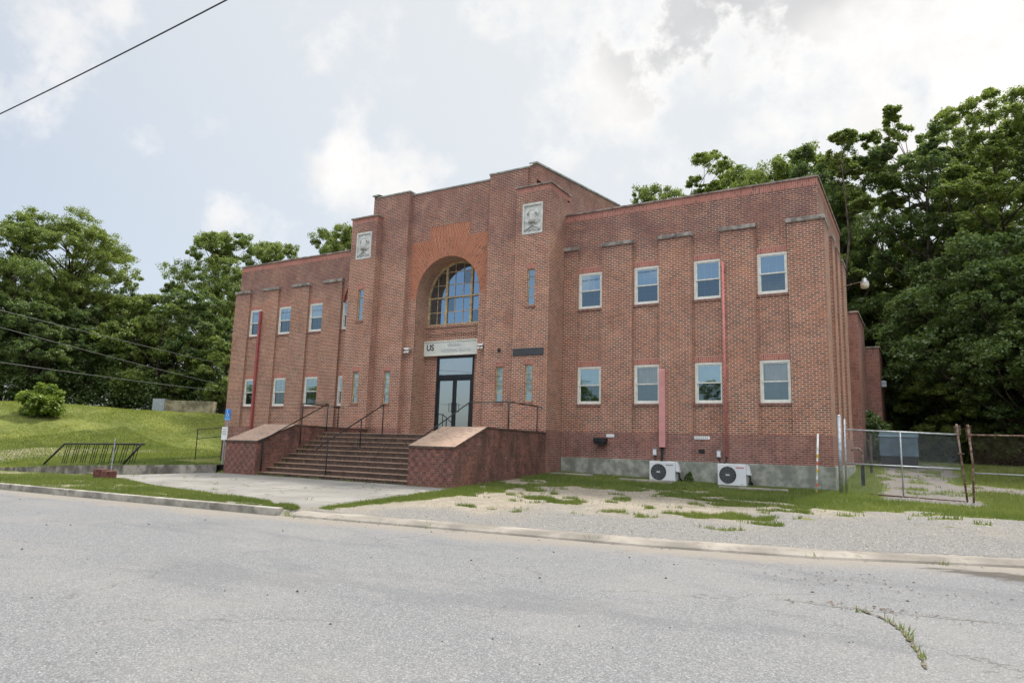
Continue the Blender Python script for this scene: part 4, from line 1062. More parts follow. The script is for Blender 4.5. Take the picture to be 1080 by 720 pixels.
top = lambda x: 2.41+(x-14.72)*(-.03); bot = lambda x: .62+(x-14.72)*(-.033)
mb = MB(); mb.tube([(14.72, FY, top(14.72)), (17.55, FY, top(17.55)-.02)], .022, 8); mb.tube([(14.72, FY, 1.42), (17.55, FY, 1.37)], .02, 8); mb.tube([(14.70, FY, .5), (14.72, FY, 2.72)], .026, 8); mb.tube([(16.15, FY-.01, bot(16.15)), (16.15, FY-.01, top(16.15))], .022, 8)
mb.build('frame', 'galv', gt, smooth=True)
mb = MB(); mb.tube([(15.3, FY, .57), (17.6, FY, .50)], .022, 8); mb.build('bottom_rail', 'rust_dark', gt, smooth=True)
mb = MB(); chain(mb, 14.75, 17.55, bot, top, FY+.02); mb.build('wire_mesh', 'galv', gt)
mb = MB(); mb.tube([(17.52, FY, 2.60), (17.58, FY, 1.7), (17.66, FY, .48)], .026, 8)
for k in range(6): mb.tube([(17.45, FY-.02, 2.3+k*.045), (17.62, FY-.03, 2.33+k*.045)], .007, 4)
gp = mb.build('end_post', 'rusty', gt, smooth=True)
mb = MB(); mb.tube([(17.50, FY, 1.78), (17.66, FY-.03, 1.78)], .02, 6); mb.tube([(17.58, FY-.03, .98), (17.76, FY-.03, .98)], .012, 6); mb.build('latch', 'rust_dark', gt)
mb = MB(); mb.tube([(14.56, FY-.05, .4), (14.58, FY-.05, 2.80)], .055, 12); mb.lathe([(.06, 0), (.05, .03), (.001, .045)], (14.58, FY-.05, 2.80), 12)
tag(mb.build('gate_post', 'galv', None, smooth=True, org=(14.56, FY, .5)), 'thick galvanised gate post at the brick corner', 'post')
fn = thing('chainlink_fence', 'rusty topped chain link fence panel at the right edge beyond the gate', 'fence', (17.8, FY, .5))
mb = MB(); mb.tube([(17.80, FY, .4), (17.84, FY, 1.5), (17.78, FY, 2.58)], .028, 8)
for k in range(7): mb.tube([(17.72, FY-.02, 2.2+k*.05), (17.86, FY-.04, 2.24+k*.05)], .007, 4)
mb.build('post', 'rusty', fn, smooth=True)
mb = MB(); mb.tube([(17.82, FY, 2.30), (22.5, FY, 2.28)], .022, 8); mb.build('top_rail', 'rusty', fn, smooth=True)
mb = MB(); mb.tube([(17.82, FY, 1.28), (22.5, FY, 1.22)], .018, 8); mb.build('mid_rail', 'galv', fn, smooth=True)
mb = MB(); mb.tube([(17.82, FY, .46), (22.5, FY, .42)], .016, 8); mb.build('bottom_rail', 'rust_dark', fn, smooth=True)
mb = MB(); chain(mb, 17.85, 22.5, lambda x: .48-(x-17.85)*.01, lambda x: 2.30-(x-17.85)*.006, FY+.02); mb.build('wire_mesh', 'rusty', fn)
mb = MB(); mb.tube([(22.5, FY, .4), (22.5, FY, 2.5)], .036, 8); mb.build('post', 'galv', fn)

# dumpster
dz = float(H(15.9, 10))-.02
t = thing('dumpster', 'blue grey steel dumpster behind the chain link gate', 'dumpster', (15.9, 10, dz))
mb = MB(); mb.box(15.1, 16.5, 9.6, 11.0, dz+.45, dz+1.25); mb.build('body', 'dumpster', t, bevel=.02)
mb = MB(); mb.box(15.15, 16.46, 9.63, 10.95, dz, dz+.448); mb.build('base', 'rubber', t)
mb = MB(); mb.face([(15.08, 9.55, dz+1.26), (16.53, 9.55, dz+1.26), (16.53, 11.03, dz+1.5), (15.08, 11.03, dz+1.5)]); mb.face([(15.08, 9.55, dz+1.23), (16.53, 9.55, dz+1.23), (16.53, 9.55, dz+1.26), (15.08, 9.55, dz+1.26)]); mb.face([(16.53, 9.55, dz+1.23), (16.53, 11.03, dz+1.23), (16.53, 11.03, dz+1.5), (16.53, 9.55, dz+1.26)]); mb.build('lid', 'dumpster', t)
for x in (15.35, 15.8, 16.25):
    mb = MB(); mb.box(x, x+.05, 9.57, 9.599, dz+.46, dz+1.2); mb.build('rib', 'dumpster', t)
# curved pipe standpipe by the corner
t = thing('standpipe', 'short black post with pale curved pipe in the grass behind the gate', 'standpipe', (14.95, 2, .8))
zz = float(H(14.95, 2))
mb = MB(); mb.box(14.92, 15.03, 1.96, 2.04, zz-.05, zz+.62); mb.build('post', 'black_metal', t)
mb = MB(); mb.tube([(14.66, 2, zz+1.12), (14.76, 2, zz+1.2), (14.9, 2, zz+1.19), (14.98, 2, zz+1.08), (14.99, 2, zz+.6)], .035, 8); mb.build('curved_pipe', 'rusty', t, smooth=True)
mb = MB(); mb.tube([(14.96, 6.5, .7), (14.96, 6.5, 2.5)], .05, 8); tag(mb.build('wooden_post', 'bark', None, org=(14.96, 6.5, .8)), 'dark wooden post near the annexe behind the gate', 'post')

# ------------------------------------------------------------ left lawn objects
def lz(x, y): return float(H(x, y))
rk = thing('bike_rack', 'long black tubular bike rack standing on the lawn above the low wall', 'bike rack', (-15, -6, .2))
A0 = (-18.6, -6.2); A1 = (-11.8, -6.2)
ztl, ztr = 1.14, 1.27; zbl, zbr = .12, .40
xl, xr = -17.6, -11.35
mb = MB(); mb.tube([(xl, -6, ztl), (xr, -6, ztr)], .04, 8); mb.build('top_rail', 'black_metal', rk, smooth=True)
mb = MB(); mb.tube([(-18.7, -6.3, zbl), (-11.8, -6.3, zbr)], .03, 8); mb.build('bottom_rail', 'black_metal', rk, smooth=True)
for s_, (xa, xb) in enumerate(((-18.7, xl), (-12.3, -11.55))):
    mb = MB(); mb.tube([(xa, -6.3, zbl if s_ == 0 else zbr-.03), (xb, -6, ztl if s_ == 0 else ztr)], .045, 8); mb.build('end_bar', 'black_metal', rk, smooth=True)
k = 0
for gI in range(8):
    for j in range(3):
        f = (gI*1.0+.2+j*.24)/8; xt = xl+.1+(xr-xl-.2)*f; xb_ = xt-.16; zt_ = ztl+(ztr-ztl)*f; zb_ = zbl+(zbr-zbl)*(xb_+18.7)/6.9
        mb = MB(); mb.tube([(xb_, -6.08, zb_), (xt, -6, zt_)], .017, 5); mb.build('bar', 'black_metal', rk)
zb = float(H(-5.85, -10.6))
t = thing('post_base', 'dark red brick block footing with a thin broken metal post on the grass strip', 'post footing', (-5.85, -10.5, zb))
mb = MB(); mb.box(-6.33, -5.87, -10.72, -10.42, zb-.05, zb+.30); mb.box(-5.855, -5.43, -10.74, -10.44, zb-.05, zb+.27); mb.build('brick_block', 'block_red', t, bevel=.03)
mb = MB(); mb.tube([(-5.92, -10.38, zb), (-5.87, -10.38, zb+1.28)], .02, 6); mb.build('post', 'galv', t)
zb = float(H(-9.6, -8.8)); mb = MB(); mb.box(-10.1, -9.1, -8.9, -8.6, zb-.03, zb+.1)
tag(mb.build('timber_offcut', 'wood_grey', None, bevel=.02, org=(-9.6, -8.8, zb)), 'short pale timber block lying below the low wall', 'timber')
# boards on the bank crest
x, y = azpos(205, 63); z = float(H(x, y)); 
dx, dy = RR[0], RR[1]; nn = math.hypot(dx, dy); dx /= nn; dy /= nn
def bar_box(cx, cy, L_, w, z0, z1, name, mat, parent=None, org=None):
    mb = MB(); ex, ey = dx*L_/2, dy*L_/2; fx, fy = -dy*w/2, dx*w/2
    P = [(cx-ex-fx, cy-ey-fy), (cx+ex-fx, cy+ey-fy), (cx+ex+fx, cy+ey+fy), (cx-ex+fx, cy-ey+fy)]
    for i in range(4):
        a, c = P[i], P[(i+1) % 4]; mb.face([(*a, z0), (*c, z0), (*c, z1), (*a, z1)])
    mb.face([(*p, z1) for p in P]); mb.face([(*p, z0) for p in P][::-1])
    return mb.build(name, mat, parent, org=org)
zc = 1.6+ (460.5-430.5)/728*63
t = thing('stone_bench_wall', 'low weathered boarded box with a pale end on top of the grass bank', 'storage box', (x, y, z))
bar_box(x, y, 3.9, .9, z-.1, zc+.38, 'boarded_side', 'wood_grey', t)
bar_box(x-dx*2.45, y-dy*2.45, .98, .95, z-.1, zc+.48, 'pale_end', 'galv', t)

# ------------------------------------------------------------ vegetation
def leaf_mat(name, lo, hi, trans=.35, yellow=(.16, .19, .03)):
    m = bpy.data.materials.new(name); m.use_nodes = True; nt = m.node_tree
    for n in list(nt.nodes): nt.nodes.remove(n)
    out = N(nt, 'ShaderNodeOutputMaterial'); d = N(nt, 'ShaderNodeBsdfDiffuse'); t = N(nt, 'ShaderNodeBsdfTranslucent')
    at = N(nt, 'ShaderNodeAttribute', attribute_name='tint').outputs['Fac']
    oi = N(nt, 'ShaderNodeObjectInfo').outputs['Random']
    c = mixc(nt, at, lo, hi)
    c = mixc(nt, math_(nt, 'MULTIPLY', oi, .35), c, yellow)
    L(nt, c, d.inputs[0]); c2 = mixc(nt, .5, c, (.20, .26, .03)); L(nt, c2, t.inputs[0])
    g = N(nt, 'ShaderNodeBsdfGlossy'); g.inputs['Roughness'].default_value = .45; g.inputs[0].default_value = (.8, .85, .8, 1)
    mx = N(nt, 'ShaderNodeMixShader'); mx.inputs[0].default_value = trans; L(nt, d.outputs[0], mx.inputs[1]); L(nt, t.outputs[0], mx.inputs[2])
    m2 = N(nt, 'ShaderNodeMixShader'); m2.inputs[0].default_value = .05; L(nt, mx.outputs[0], m2.inputs[1]); L(nt, g.outputs[0], m2.inputs[2])
    L(nt, m2.outputs[0], out.inputs[0]); return m
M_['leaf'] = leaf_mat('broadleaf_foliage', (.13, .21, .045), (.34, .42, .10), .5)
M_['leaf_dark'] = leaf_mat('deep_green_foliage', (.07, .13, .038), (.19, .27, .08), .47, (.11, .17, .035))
M_['leaf_bright'] = leaf_mat('bright_young_foliage', (.15, .24, .03), (.28, .38, .05), .4)
M_['blade'] = leaf_mat('grass_blades', (.11, .17, .03), (.27, .31, .075), .35)
M_['blade_dry'] = leaf_mat('lawn_blades', (.26, .32, .04), (.50, .50, .10), .35)

def leaves(centres, radii, n_each, size, seed, flat=.75, tints=None):
    r = np.random.default_rng(seed)
    C = np.repeat(centres, n_each, 0); Rr = np.repeat(radii, n_each)
    d = r.normal(size=(len(C), 3)); d /= np.linalg.norm(d, axis=1)[:, None]
    rad = r.random(len(C))**.45
    lump = .75+.5*r.random(len(C))
    P = C+d*(rad*Rr*lump)[:, None]*np.array([1, 1, flat])
    nrm = d*.5+r.normal(size=d.shape)*.55+np.array([0, 0, .55]); nrm /= np.linalg.norm(nrm, axis=1)[:, None]
    t = np.cross(nrm, r.normal(size=d.shape)); t /= np.linalg.norm(t, axis=1)[:, None]; b_ = np.cross(nrm, t)
    s = size*(.6+.8*r.random(len(C)))
    a = t*(s*.5)[:, None]; c = b_*(s*.38)[:, None]
    V = np.stack([P-a, P-c*1.0+a*.1+nrm*(s*.06)[:, None], P+a, P+c*1.0+a*.1+nrm*(s*.06)[:, None]], 1).reshape(-1, 3)
    F = np.arange(len(V)).reshape(-1, 4)
    tc = np.repeat(r.random(len(centres)) if tints is None else tints, n_each)
    tint = np.clip(tc*.7+r.random(len(C))*.35, 0, 1)
    return V, F, np.repeat(tint, 4)
def mesh_leaves(name, V, F, tint, mat):
    me = np_mesh(name, V, F, [mat]); a = me.attributes.new('tint', 'FLOAT', 'POINT'); a.data.foreach_set('value', tint.astype(np.float32)); return me

def tree_kind(seed, Ht, cw, cb, nl, leaf, mat, nlobe=30, lobe=.15, trunk_r=.32, lean=.04, shell=.5, shape=1.):
    """returns (trunk mesh, crown mesh): lobes of foliage carried on limbs inside an uneven envelope"""
    r = random.Random(seed); mb = MB(); rr = np.random.default_rng(seed)
    tp = []; x = y = 0
    for k in range(8):
        f = k/7; tp.append((x, y, Ht*.88*f)); x += r.uniform(-1, 1)*Ht*lean*.25; y += r.uniform(-1, 1)*Ht*lean*.25
    mb.tube(tp, [trunk_r*(1-.88*k/7)*(1.3 if k == 0 else 1) for k in range(8)], 8)
    def tpt(z):
        f = min(max(z/(Ht*.88)*7, 0), 6.999); i = int(f); a, c = tp[i], tp[i+1]; f -= i
        return Vector((a[0]+(c[0]-a[0])*f, a[1]+(c[1]-a[1])*f, a[2]+(c[2]-a[2])*f))
    cz = Ht*(cb+1)/2*.985; rz = Ht*(1-cb)/2; rx = cw/2
    cen = []; rad = []; tries = 0; lr0 = cw*lobe
    wob = [r.uniform(.78, 1.12) for _ in range(8)]
    while len(cen) < nlobe and tries < 6000:
        tries += 1
        d = Vector((r.gauss(0, 1), r.gauss(0, 1), r.gauss(0, 1))).normalized(); q = shell+(1-shell)*r.random()**.5 if r.random() < .8 else r.random()*shell
        az = (math.atan2(d.y, d.x)/(2*PI)*8) % 8; i = int(az) % 8; wf = wob[i]+(wob[(i+1) % 8]-wob[i])*(az-int(az))
        zf = d.z*q; taper = 1 if zf < 0 else (1-.18*zf*shape)
        R_ = lr0*r.uniform(.65, 1.3)
        p = Vector((d.x*q*(rx*wf-R_*.6)*taper, d.y*q*(rx*wf-R_*.6)*taper, cz+zf*(rz-R_*.5)))
        if any((p-c).length < (R_+k)*.62 for c, k in zip(cen, rad)): continue
        cen.append(p); rad.append(R_)
    ok = [k for k in range(len(cen)) if sum((cen[k]-cen[q]).length < (rad[k]+rad[q])*1.12 for q in range(len(cen)) if q != k) >= 2]
    ztop = cz+rz; zmx = max(cen[k].z+rad[k]*.6 for k in ok); sc = (ztop-Ht*.3)/(zmx-Ht*.3)
    cen = [Vector((cen[k].x, cen[k].y, Ht*.3+(cen[k].z-Ht*.3)*sc)) for k in ok]; rad = [rad[k] for k in ok]
    for p, R_ in zip(cen, rad):
        hz = math.hypot(p.x, p.y); zb_ = min(max(p.z-hz*.75-R_*.5, Ht*cb*.55), Ht*.84); b0 = tpt(zb_)
        mid = b0+(p-b0)*.5+Vector((r.uniform(-.3, .3), r.uniform(-.3, .3), -.06*hz)); r0 = trunk_r*.36*(1-.55*zb_/Ht)
        mb.tube([b0, mid, p], [r0, r0*.6, r0*.22], 5)
        for k in range(3):
            d = Vector((r.gauss(0, 1), r.gauss(0, 1), abs(r.gauss(0, 1)))).normalized(); mb.tube([p-Vector((0, 0, R_*.1)), p+d*R_*.85], [r0*.22, .012], 4, caps=False)
    cen = np.array([tuple(c) for c in cen]); rad = np.array(rad); n0 = len(cen); sub = 15
    d = rr.normal(size=(n0*sub, 3)); d[:, 2] = np.abs(d[:, 2])*1.15-.45; d /= np.linalg.norm(d, axis=1)[:, None]
    c2 = np.repeat(cen, sub, 0)+d*(np.repeat(rad, sub)*rr.uniform(.55, 1.05, n0*sub))[:, None]*np.array([1, 1, .8])
    r2 = np.repeat(rad, sub)*rr.uniform(.22, .48, n0*sub)
    lt = np.repeat(rr.random(n0), sub); t2 = np.clip(lt*.55+rr.random(n0*sub)*.5, 0, 1)
    V, F, t = leaves(c2, r2, max(4, nl//len(c2)), leaf, seed, .7, t2)
    tm = mb.build('trunk', 'bark', None); tme = tm.data; bpy.data.objects.remove(tm); tme.polygons.foreach_set('use_smooth', [True]*len(tme.polygons))
    return tme, mesh_leaves('crown', V, F, t, M_[mat])
KIND = {
 'oak': tree_kind(11, 22, 16, .34, 96000, .16, 'leaf', 62, .092, trunk_r=.42),
 'spread': tree_kind(12, 20, 15, .36, 92000, .16, 'leaf', 58, .092, trunk_r=.4),
 'tall': tree_kind(13, 25, 9.5, .36, 64000, .145, 'leaf', 58, .098, trunk_r=.26, lean=.05, shell=.3, shape=1.6),
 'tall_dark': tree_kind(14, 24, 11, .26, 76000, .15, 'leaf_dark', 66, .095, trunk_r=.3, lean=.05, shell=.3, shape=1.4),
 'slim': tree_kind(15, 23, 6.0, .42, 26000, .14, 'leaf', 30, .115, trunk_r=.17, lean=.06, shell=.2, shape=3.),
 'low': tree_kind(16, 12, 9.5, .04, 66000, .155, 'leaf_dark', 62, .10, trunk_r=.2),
 'low_green': tree_kind(17, 11, 8.5, .04, 60000, .155, 'leaf', 56, .10, trunk_r=.18),
}
def place_tree(kind, u, dist, topv, label, group, name='tree', rz=None, wide=1.):
    """column u, distance, row topv that the top reaches"""
    tr_, cr = KIND[kind]; x, y = azpos(u, dist); z = float(H(x, y))-.15
    hor = 472+(u-540)*.0298; dperp = dist*math.cos(math.atan((u-540)/728))
    ht = 1.6+(hor-topv)/728*dperp*.985-z
    base = {'oak': 22, 'spread': 20, 'tall': 25, 'tall_dark': 24, 'slim': 23, 'low': 12, 'low_green': 11}[kind]*.965
    s = ht/base
    t = thing(name, label, 'tree', (x, y, z), group); t.rotation_euler = (0, 0, rz if rz is not None else random.uniform(0, 6.28)); t.scale = (s*wide, s*wide, s)
    for nm, me in (('trunk', tr_), ('crown', cr)):
        o = bpy.data.objects.new(nm, me); COL.objects.link(o); o.parent = t
    return t
GL = 'trees beyond the grass bank'; GR = 'trees behind the right wing'
place_tree('oak', 62, 74, 218, 'tallest broad crowned tree at the far left behind the bank', GL, wide=1.05)
place_tree('spread', 2, 70, 236, 'leafy tree cut by the left edge of the photo beyond the bank', GL, wide=.9)
place_tree('low_green', 128, 70, 288, 'bright green tree between the two tall crowns on the left', GL, wide=.9)
place_tree('spread', 222, 78, 243, 'tall round crowned tree just left of the left wing', GL, wide=.85)
place_tree('low', 28, 67, 318, 'dark low tree under the tall left crown', GL)
place_tree('low', 95, 69, 325, 'dark ivy hung tree right of the tall left trunk', GL)
place_tree('low_green', 165, 67, 322, 'mid green drooping tree in the middle of the left wood', GL)
place_tree('low', 205, 69, 308, 'dark dense tree below the tall round crown', GL)
place_tree('low_green', 240, 66, 335, 'vine covered tree touching the left wing outline', GL)
place_tree('low', 130, 74, 305, 'dark tree filling the gap behind the bright one', GL)
place_tree('low', -40, 68, 300, 'dark tree just outside the left edge of the photo', GL)
place_tree('low', 60, 78, 300, 'dark tree behind the tall left trunk', GL)
place_tree('spread', 278, 85, 254, 'smaller pale tree peeking over the left wing corner', GL, wide=.75)
place_tree('spread', 352, 62, 238, 'tree top showing above the left wing beside the relief block', 'trees behind the left wing', wide=.8)
place_tree('tall_dark', 325, 70, 262, 'darker tree top low over the left wing parapet', 'trees behind the left wing', wide=.9)
R_ = [('tall', 745, 62, 158, 1.0, 'leafy tree top above the middle of the right wing parapet'),
      ('spread', 700, 66, 196, .7, 'faint low tree top where the right wing meets the hall'),
      ('tall', 800, 56, 166, 1.0, 'light green tree top above the right wing, right of centre'),
      ('spread', 838, 52, 158, .8, 'rounded light green crown just left of the wing corner'),
      ('tall_dark', 872, 50, 150, 1.0, 'dense tree directly behind the right wing corner'),
      ('tall_dark', 893, 48, 138, .85, 'dense tree filling the gap at the wing corner beside the lamp'),
      ('slim', 915, 44, 123, 1.1, 'slender tree with a bare stem right of the wing corner'),
      ('slim', 952, 46, 106, 1.0, 'tallest slender tree with twin pointed tips'),
      ('tall_dark', 988, 45, 120, 1.0, 'dark ragged crown right of the slender tips'),
      ('tall', 1022, 48, 108, 1.0, 'light topped tree between dark crown and the right edge'),
      ('tall', 1078, 43, 90, 1.2, 'tall tree cut by the right edge of the photo'),
      ('tall_dark', 1050, 52, 126, 1.0, 'dark tree behind the right edge tree'),
      ('tall_dark', 935, 56, 185, .9, 'dark tree filling in behind the slender stems'),
      ('tall_dark', 1130, 44, 110, 1., 'dark tree beyond the right edge of the photo')]
for kd_, u, d, tv, wd, lb in R_: place_tree(kd_, u, d, tv, lb, GR, wide=wd)
LO = [(900, 56, 290, 'low', 'dark understorey tree nearest the annexe top'), (955, 50, 270, 'low', 'broad dark understorey tree right of the wall lamp'), (1000, 42, 300, 'low', 'dark spreading tree behind the middle of the gate'), (1040, 40, 250, 'low', 'tall dark understorey tree behind the gate end post'),
      (1085, 38, 275, 'low', 'dark understorey tree at the right edge behind the fence'), (965, 54, 262, 'low', 'shadowy tree deep in the wood behind the annexe'), (1020, 54, 255, 'low', 'shadowy tree deep in the wood above the gate'), (1078, 52, 260, 'low_green', 'greener tree deep in the wood near the right edge'),
      (1015, 40, 365, 'low_green', 'small leafy tree hanging over the drive'), (925, 54, 345, 'low_green', 'small leafy tree behind the annexe roof edge'), (985, 44, 390, 'low', 'low bushy tree behind the dumpster'), (1065, 39, 380, 'low', 'low bushy tree behind the fence panel'), (1110, 38, 300, 'low', 'dark tree just outside the right edge')]
for u, d, tv, kd_, lb in LO: place_tree(kd_, u, d, tv, lb, 'understorey trees of the right wood', wide=1.25 if tv > 330 else 1.05)
# trees over the road behind the viewer, mirrored in the windows
for i, (x, y, kd_, s, lb) in enumerate([(-24, -62, 'oak', .55, 'broad tree across the road reflected in the lower window by the tower'), (-8.5, -72, 'tall', .48, 'slim tree across the road reflected in a lower window'), (-70, -60, 'spread', .6, 'spreading tree across the road to the far west'), (-90, -62, 'oak', .6, 'broad tree across the road in the far west')]):
    t = thing('tree', lb, 'tree', (x, y, float(H(x, y))-.3), 'trees across the road'); t.scale = (s*1.1, s*1.1, s)
    for nm, me in zip(('trunk', 'crown'), KIND[kd_]):
        o = bpy.data.objects.new(nm, me); COL.objects.link(o); o.parent = t

# far wood: ivy covered mass filling low gaps
def mass(name, pts, seed, mat, label, leaf=.34, per=300, rad=(1.4, 2.6)):
    r = np.random.default_rng(seed); C = []; Rr = []
    for (u0, u1, d0, d1, n, top_) in pts:
        for k in range(n):
            u = r.uniform(u0, u1); d = r.uniform(d0, d1); x, y = azpos(u, d); g = float(H(x, y))
            C.append((x, y, g+r.random()**.8*top_)); Rr.append(r.uniform(*rad))
    V, F, t = leaves(np.array(C), np.array(Rr), per, leaf, seed, .8)
    me = mesh_leaves(name, V, F, t, M_[mat]); o = bpy.data.objects.new(name, me); COL.objects.link(o); return tag(o, label, 'undergrowth', kind='stuff')
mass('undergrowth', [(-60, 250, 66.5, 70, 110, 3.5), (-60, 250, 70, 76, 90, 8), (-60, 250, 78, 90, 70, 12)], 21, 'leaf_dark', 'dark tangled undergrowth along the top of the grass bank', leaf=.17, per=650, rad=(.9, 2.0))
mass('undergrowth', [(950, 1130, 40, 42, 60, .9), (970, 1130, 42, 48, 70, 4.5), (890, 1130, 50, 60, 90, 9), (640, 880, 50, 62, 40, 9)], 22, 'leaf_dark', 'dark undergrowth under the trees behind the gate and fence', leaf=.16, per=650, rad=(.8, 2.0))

# bush on the bank
def bush(x, y, h, w, seed, label, mat='leaf_bright', n=240, cat='bush', leaf=.16, name='bush'):
    g = float(H(x, y)); r = np.random.default_rng(seed)
    t = thing(name, label, cat, (x, y, g))
    k = 70; d = r.normal(size=(k, 3)); d /= np.linalg.norm(d, axis=1)[:, None]; d[:, 2] = np.abs(d[:, 2]*1.1)-.15
    C = d*(r.random(k)**.35*r.uniform(.8, 1.12, k))[:, None]*np.array([w*.42, w*.42, h*.72])+np.array([0, 0, h*.18])
    V, F, ti = leaves(C, r.uniform(.07, .17, k)*w, n, leaf, seed, .8)
    V = V[:]; V[:, 2] = np.maximum(V[:, 2], -.02)
    me = mesh_leaves('foliage', V, F, ti, M_[mat]); o = bpy.data.objects.new('foliage', me); COL.objects.link(o); o.parent = t
    mb = MB()
    for j in range(7): mb.tube([(0, 0, -.1), (C[j][0]*.5, C[j][1]*.5, C[j][2]*.6), tuple(C[j])], [.04, .025, .01], 4)
    mb.build('stem', 'bark', None).parent = t
bx_, by_ = azpos(48, 55.5)
bush(bx_, by_, 2.7, 2.8, 31, 'round bright green bush growing on the grass bank at far left')
bush(9.95, -.25, .38, .3, 33, 'small dark weed bush between the left air conditioner and the wall', 'leaf_dark', 30, 'weed', .09, 'weed_bush')
x_, y_ = azpos(921, 36); bush(x_, y_, 2.6, 2.2, 34, 'leafy dark shrub at the foot of the annexe wall', 'leaf_dark', 160, 'shrub', .16, 'shrub')

# ------------------------------------------------------------ grass
def grass(name, P, hgt, wid, seed, mat, label):
    r = np.random.default_rng(seed); n = len(P)
    z = H(P[:, 0], P[:, 1]); a = r.uniform(0, 2*PI, n); h = hgt*r.uniform(.5, 1.3, n); w = wid*r.uniform(.7, 1.3, n); ln = r.uniform(.1, .6, n)*h; la = r.uniform(0, 2*PI, n)
    B = np.stack([P[:, 0], P[:, 1], z-.01], 1); D = np.stack([np.cos(a), np.sin(a), 0*a], 1)*(w/2)[:, None]
    T = B+np.stack([np.cos(la)*ln, np.sin(la)*ln, h], 1)
    V = np.stack([B-D, B+D, T], 1).reshape(-1, 3); F = np.arange(len(V)).reshape(-1, 3)
    t = np.repeat(np.clip(fbm(P[:, 0]*.7, P[:, 1]*.7)*1.4-.3+r.normal(size=n)*.15, 0, 1), 3)
    me = mesh_leaves(name, V, F, t, M_[mat]); o = bpy.data.objects.new(name, me); COL.objects.link(o); return tag(o, label, 'grass', kind='stuff')
def scatter(n, x0, x1, y0, y1, seed, thr=.45, soft=.35):
    r = np.random.default_rng(seed); x = r.uniform(x0, x1, n); y = r.uniform(y0, y1, n)
    c = cover(x, y)*.75+.5*(fbm(x*3.1, y*3.1)-.5)+.12
    keep = (r.random(n) < sstep(thr-soft, thr+soft, c)) & (y > Yk(x)+.6)
    return np.stack([x, y], 1)[keep]
P = scatter(290000, 5.1, 14.4, -12.2, -.05, 41, .58, .3); grass('grass', P, .085, .016, 42, 'blade', 'short patchy grass in front of the right wing')
P = scatter(90000, 14.4, 22, -6.5, 14, 43, .6, .2); grass('grass', P, .10, .02, 44, 'blade', 'grass around the gravel drive and fence')
r = np.random.default_rng(45); x = r.uniform(-14, 5.0, 60000); y = Yk(x)+.17+r.random(60000)*np.interp(x, [-14, -9, -6, -2, 2, 4.2, 5.0], [6, 4.6, 3.2, 1.75, 1.1, .55, .5])
k_ = (y < np.array([slab_lo(q) for q in x])+.08+.12*r.random(len(x))) | (x < -11.6); k_ &= (y < -7.0) & (r.random(len(x)) < sstep(.3, .55, fbm(x*1.5, y*2.5)))
grass('grass', np.stack([x, y], 1)[k_], .09, .018, 46, 'blade', 'weedy grass strip between the kerb and the pavement')
r = np.random.default_rng(47); x = r.uniform(-30, -5.3, 90000); y = r.uniform(-6.6, 4, 90000); sl = slong(x, y); k_ = ~((x > -12) & (y > -4)) & ((y < -3.5) | (x < -14.4)) & ((sl < 43) | (sl > 47.2) | (r.random(len(x)) < .45))
grass('grass', np.stack([x, y], 1)[k_], .10, .03, 48, 'blade', 'lawn around the bike rack above the low wall')
n = 240000; r = np.random.default_rng(49); s_ = r.uniform(40, 66, n); l_ = r.uniform(-16, 22, n); x = CAM[0]-.866*s_+.5*l_; y = CAM[1]+.5*s_+.866*l_
k_ = (x < -14.6) & ((s_ < 43) | (s_ > 47.2) | (r.random(n) < .45)) & (r.random(n) < .3+.7*sstep(.35, .6, fbm(x*.5, y*.5)))
grass('grass', np.stack([x, y], 1)[k_], .075, .05, 50, 'blade_dry', 'sunlit grass covering the bank on the left')
# weeds: landing foot of left tower, steps joints, kerb joints, broken road edge
def weeds(spots, seed, label, h=.16):
    r = np.random.default_rng(seed); V = []; 
    for (x, y, z, n, sp) in spots:
        for k in range(n):
            a = r.uniform(0, 2*PI); px, py = x+r.normal()*sp, y+r.normal()*sp; hh = h*r.uniform(.5, 1.3); w = .004+.006*r.random(); l = hh*r.uniform(.2, .9); la = r.uniform(0, 2*PI)
            V += [(px-math.cos(a)*w, py-math.sin(a)*w, z), (px+math.cos(a)*w, py+math.sin(a)*w, z), (px+math.cos(la)*l, py+math.sin(la)*l, z+hh)]
    V = np.array(V); F = np.arange(len(V)).reshape(-1, 3); me = mesh_leaves('weeds', V, F, np.repeat(r.random(len(F)), 3), M_['blade'])
    o = bpy.data.objects.new('weeds', me); COL.objects.link(o); tag(o, label, 'weeds', kind='stuff')
sp = [(x, YT-.1, 1.965, 16, .06) for x in np.arange(-5.0, -3.3, .12)]+[(-3.2+.1*random.random(), YF+k*tr+.2, tz(YF+k*tr), 8, .05) for k in range(1, 9)]+[(random.uniform(-3, 3), YF+k*tr+.28, tz(YF+k*tr), 2, .03) for k in range(1, 9) for _ in range(2)]
weeds(sp, 61, 'weeds sprouting along the steps and below the left tower window')
sp = []
for k in range(16):
    x = random.uniform(-9, 4.6); y = random.uniform(slab_lo(x)+.2, -7.2); sp.append((x, y, float(H(x, y))+.035, 6, .05))
for k in range(40): x = random.uniform(-3.3, 5); sp.append((x, -6.86, float(H(x, -6.9))+.03, 5, .04))
weeds(sp, 62, 'tufts growing from cracks in the pavement by the steps', .09)
sp = [(8.19, float(Yk(8.19))+.2, .06, 8, .1), (11.58, float(Yk(11.58))+.2, .05, 14, .12), (16.9, float(Yk(16.9))-.05, .0, 26, .07), (15.13, float(Yk(15.1))+.1, .04, 6, .08)]
sp += [(5.3+.5*k, float(Yk(5.3+.5*k))-.03, .0, 4 if k % 3 else 9, .09) for k in range(7)]
sp += [(-10+.6*k, float(Yk(-10+.6*k))-.05, .0, 5, .12) for k in range(24)]
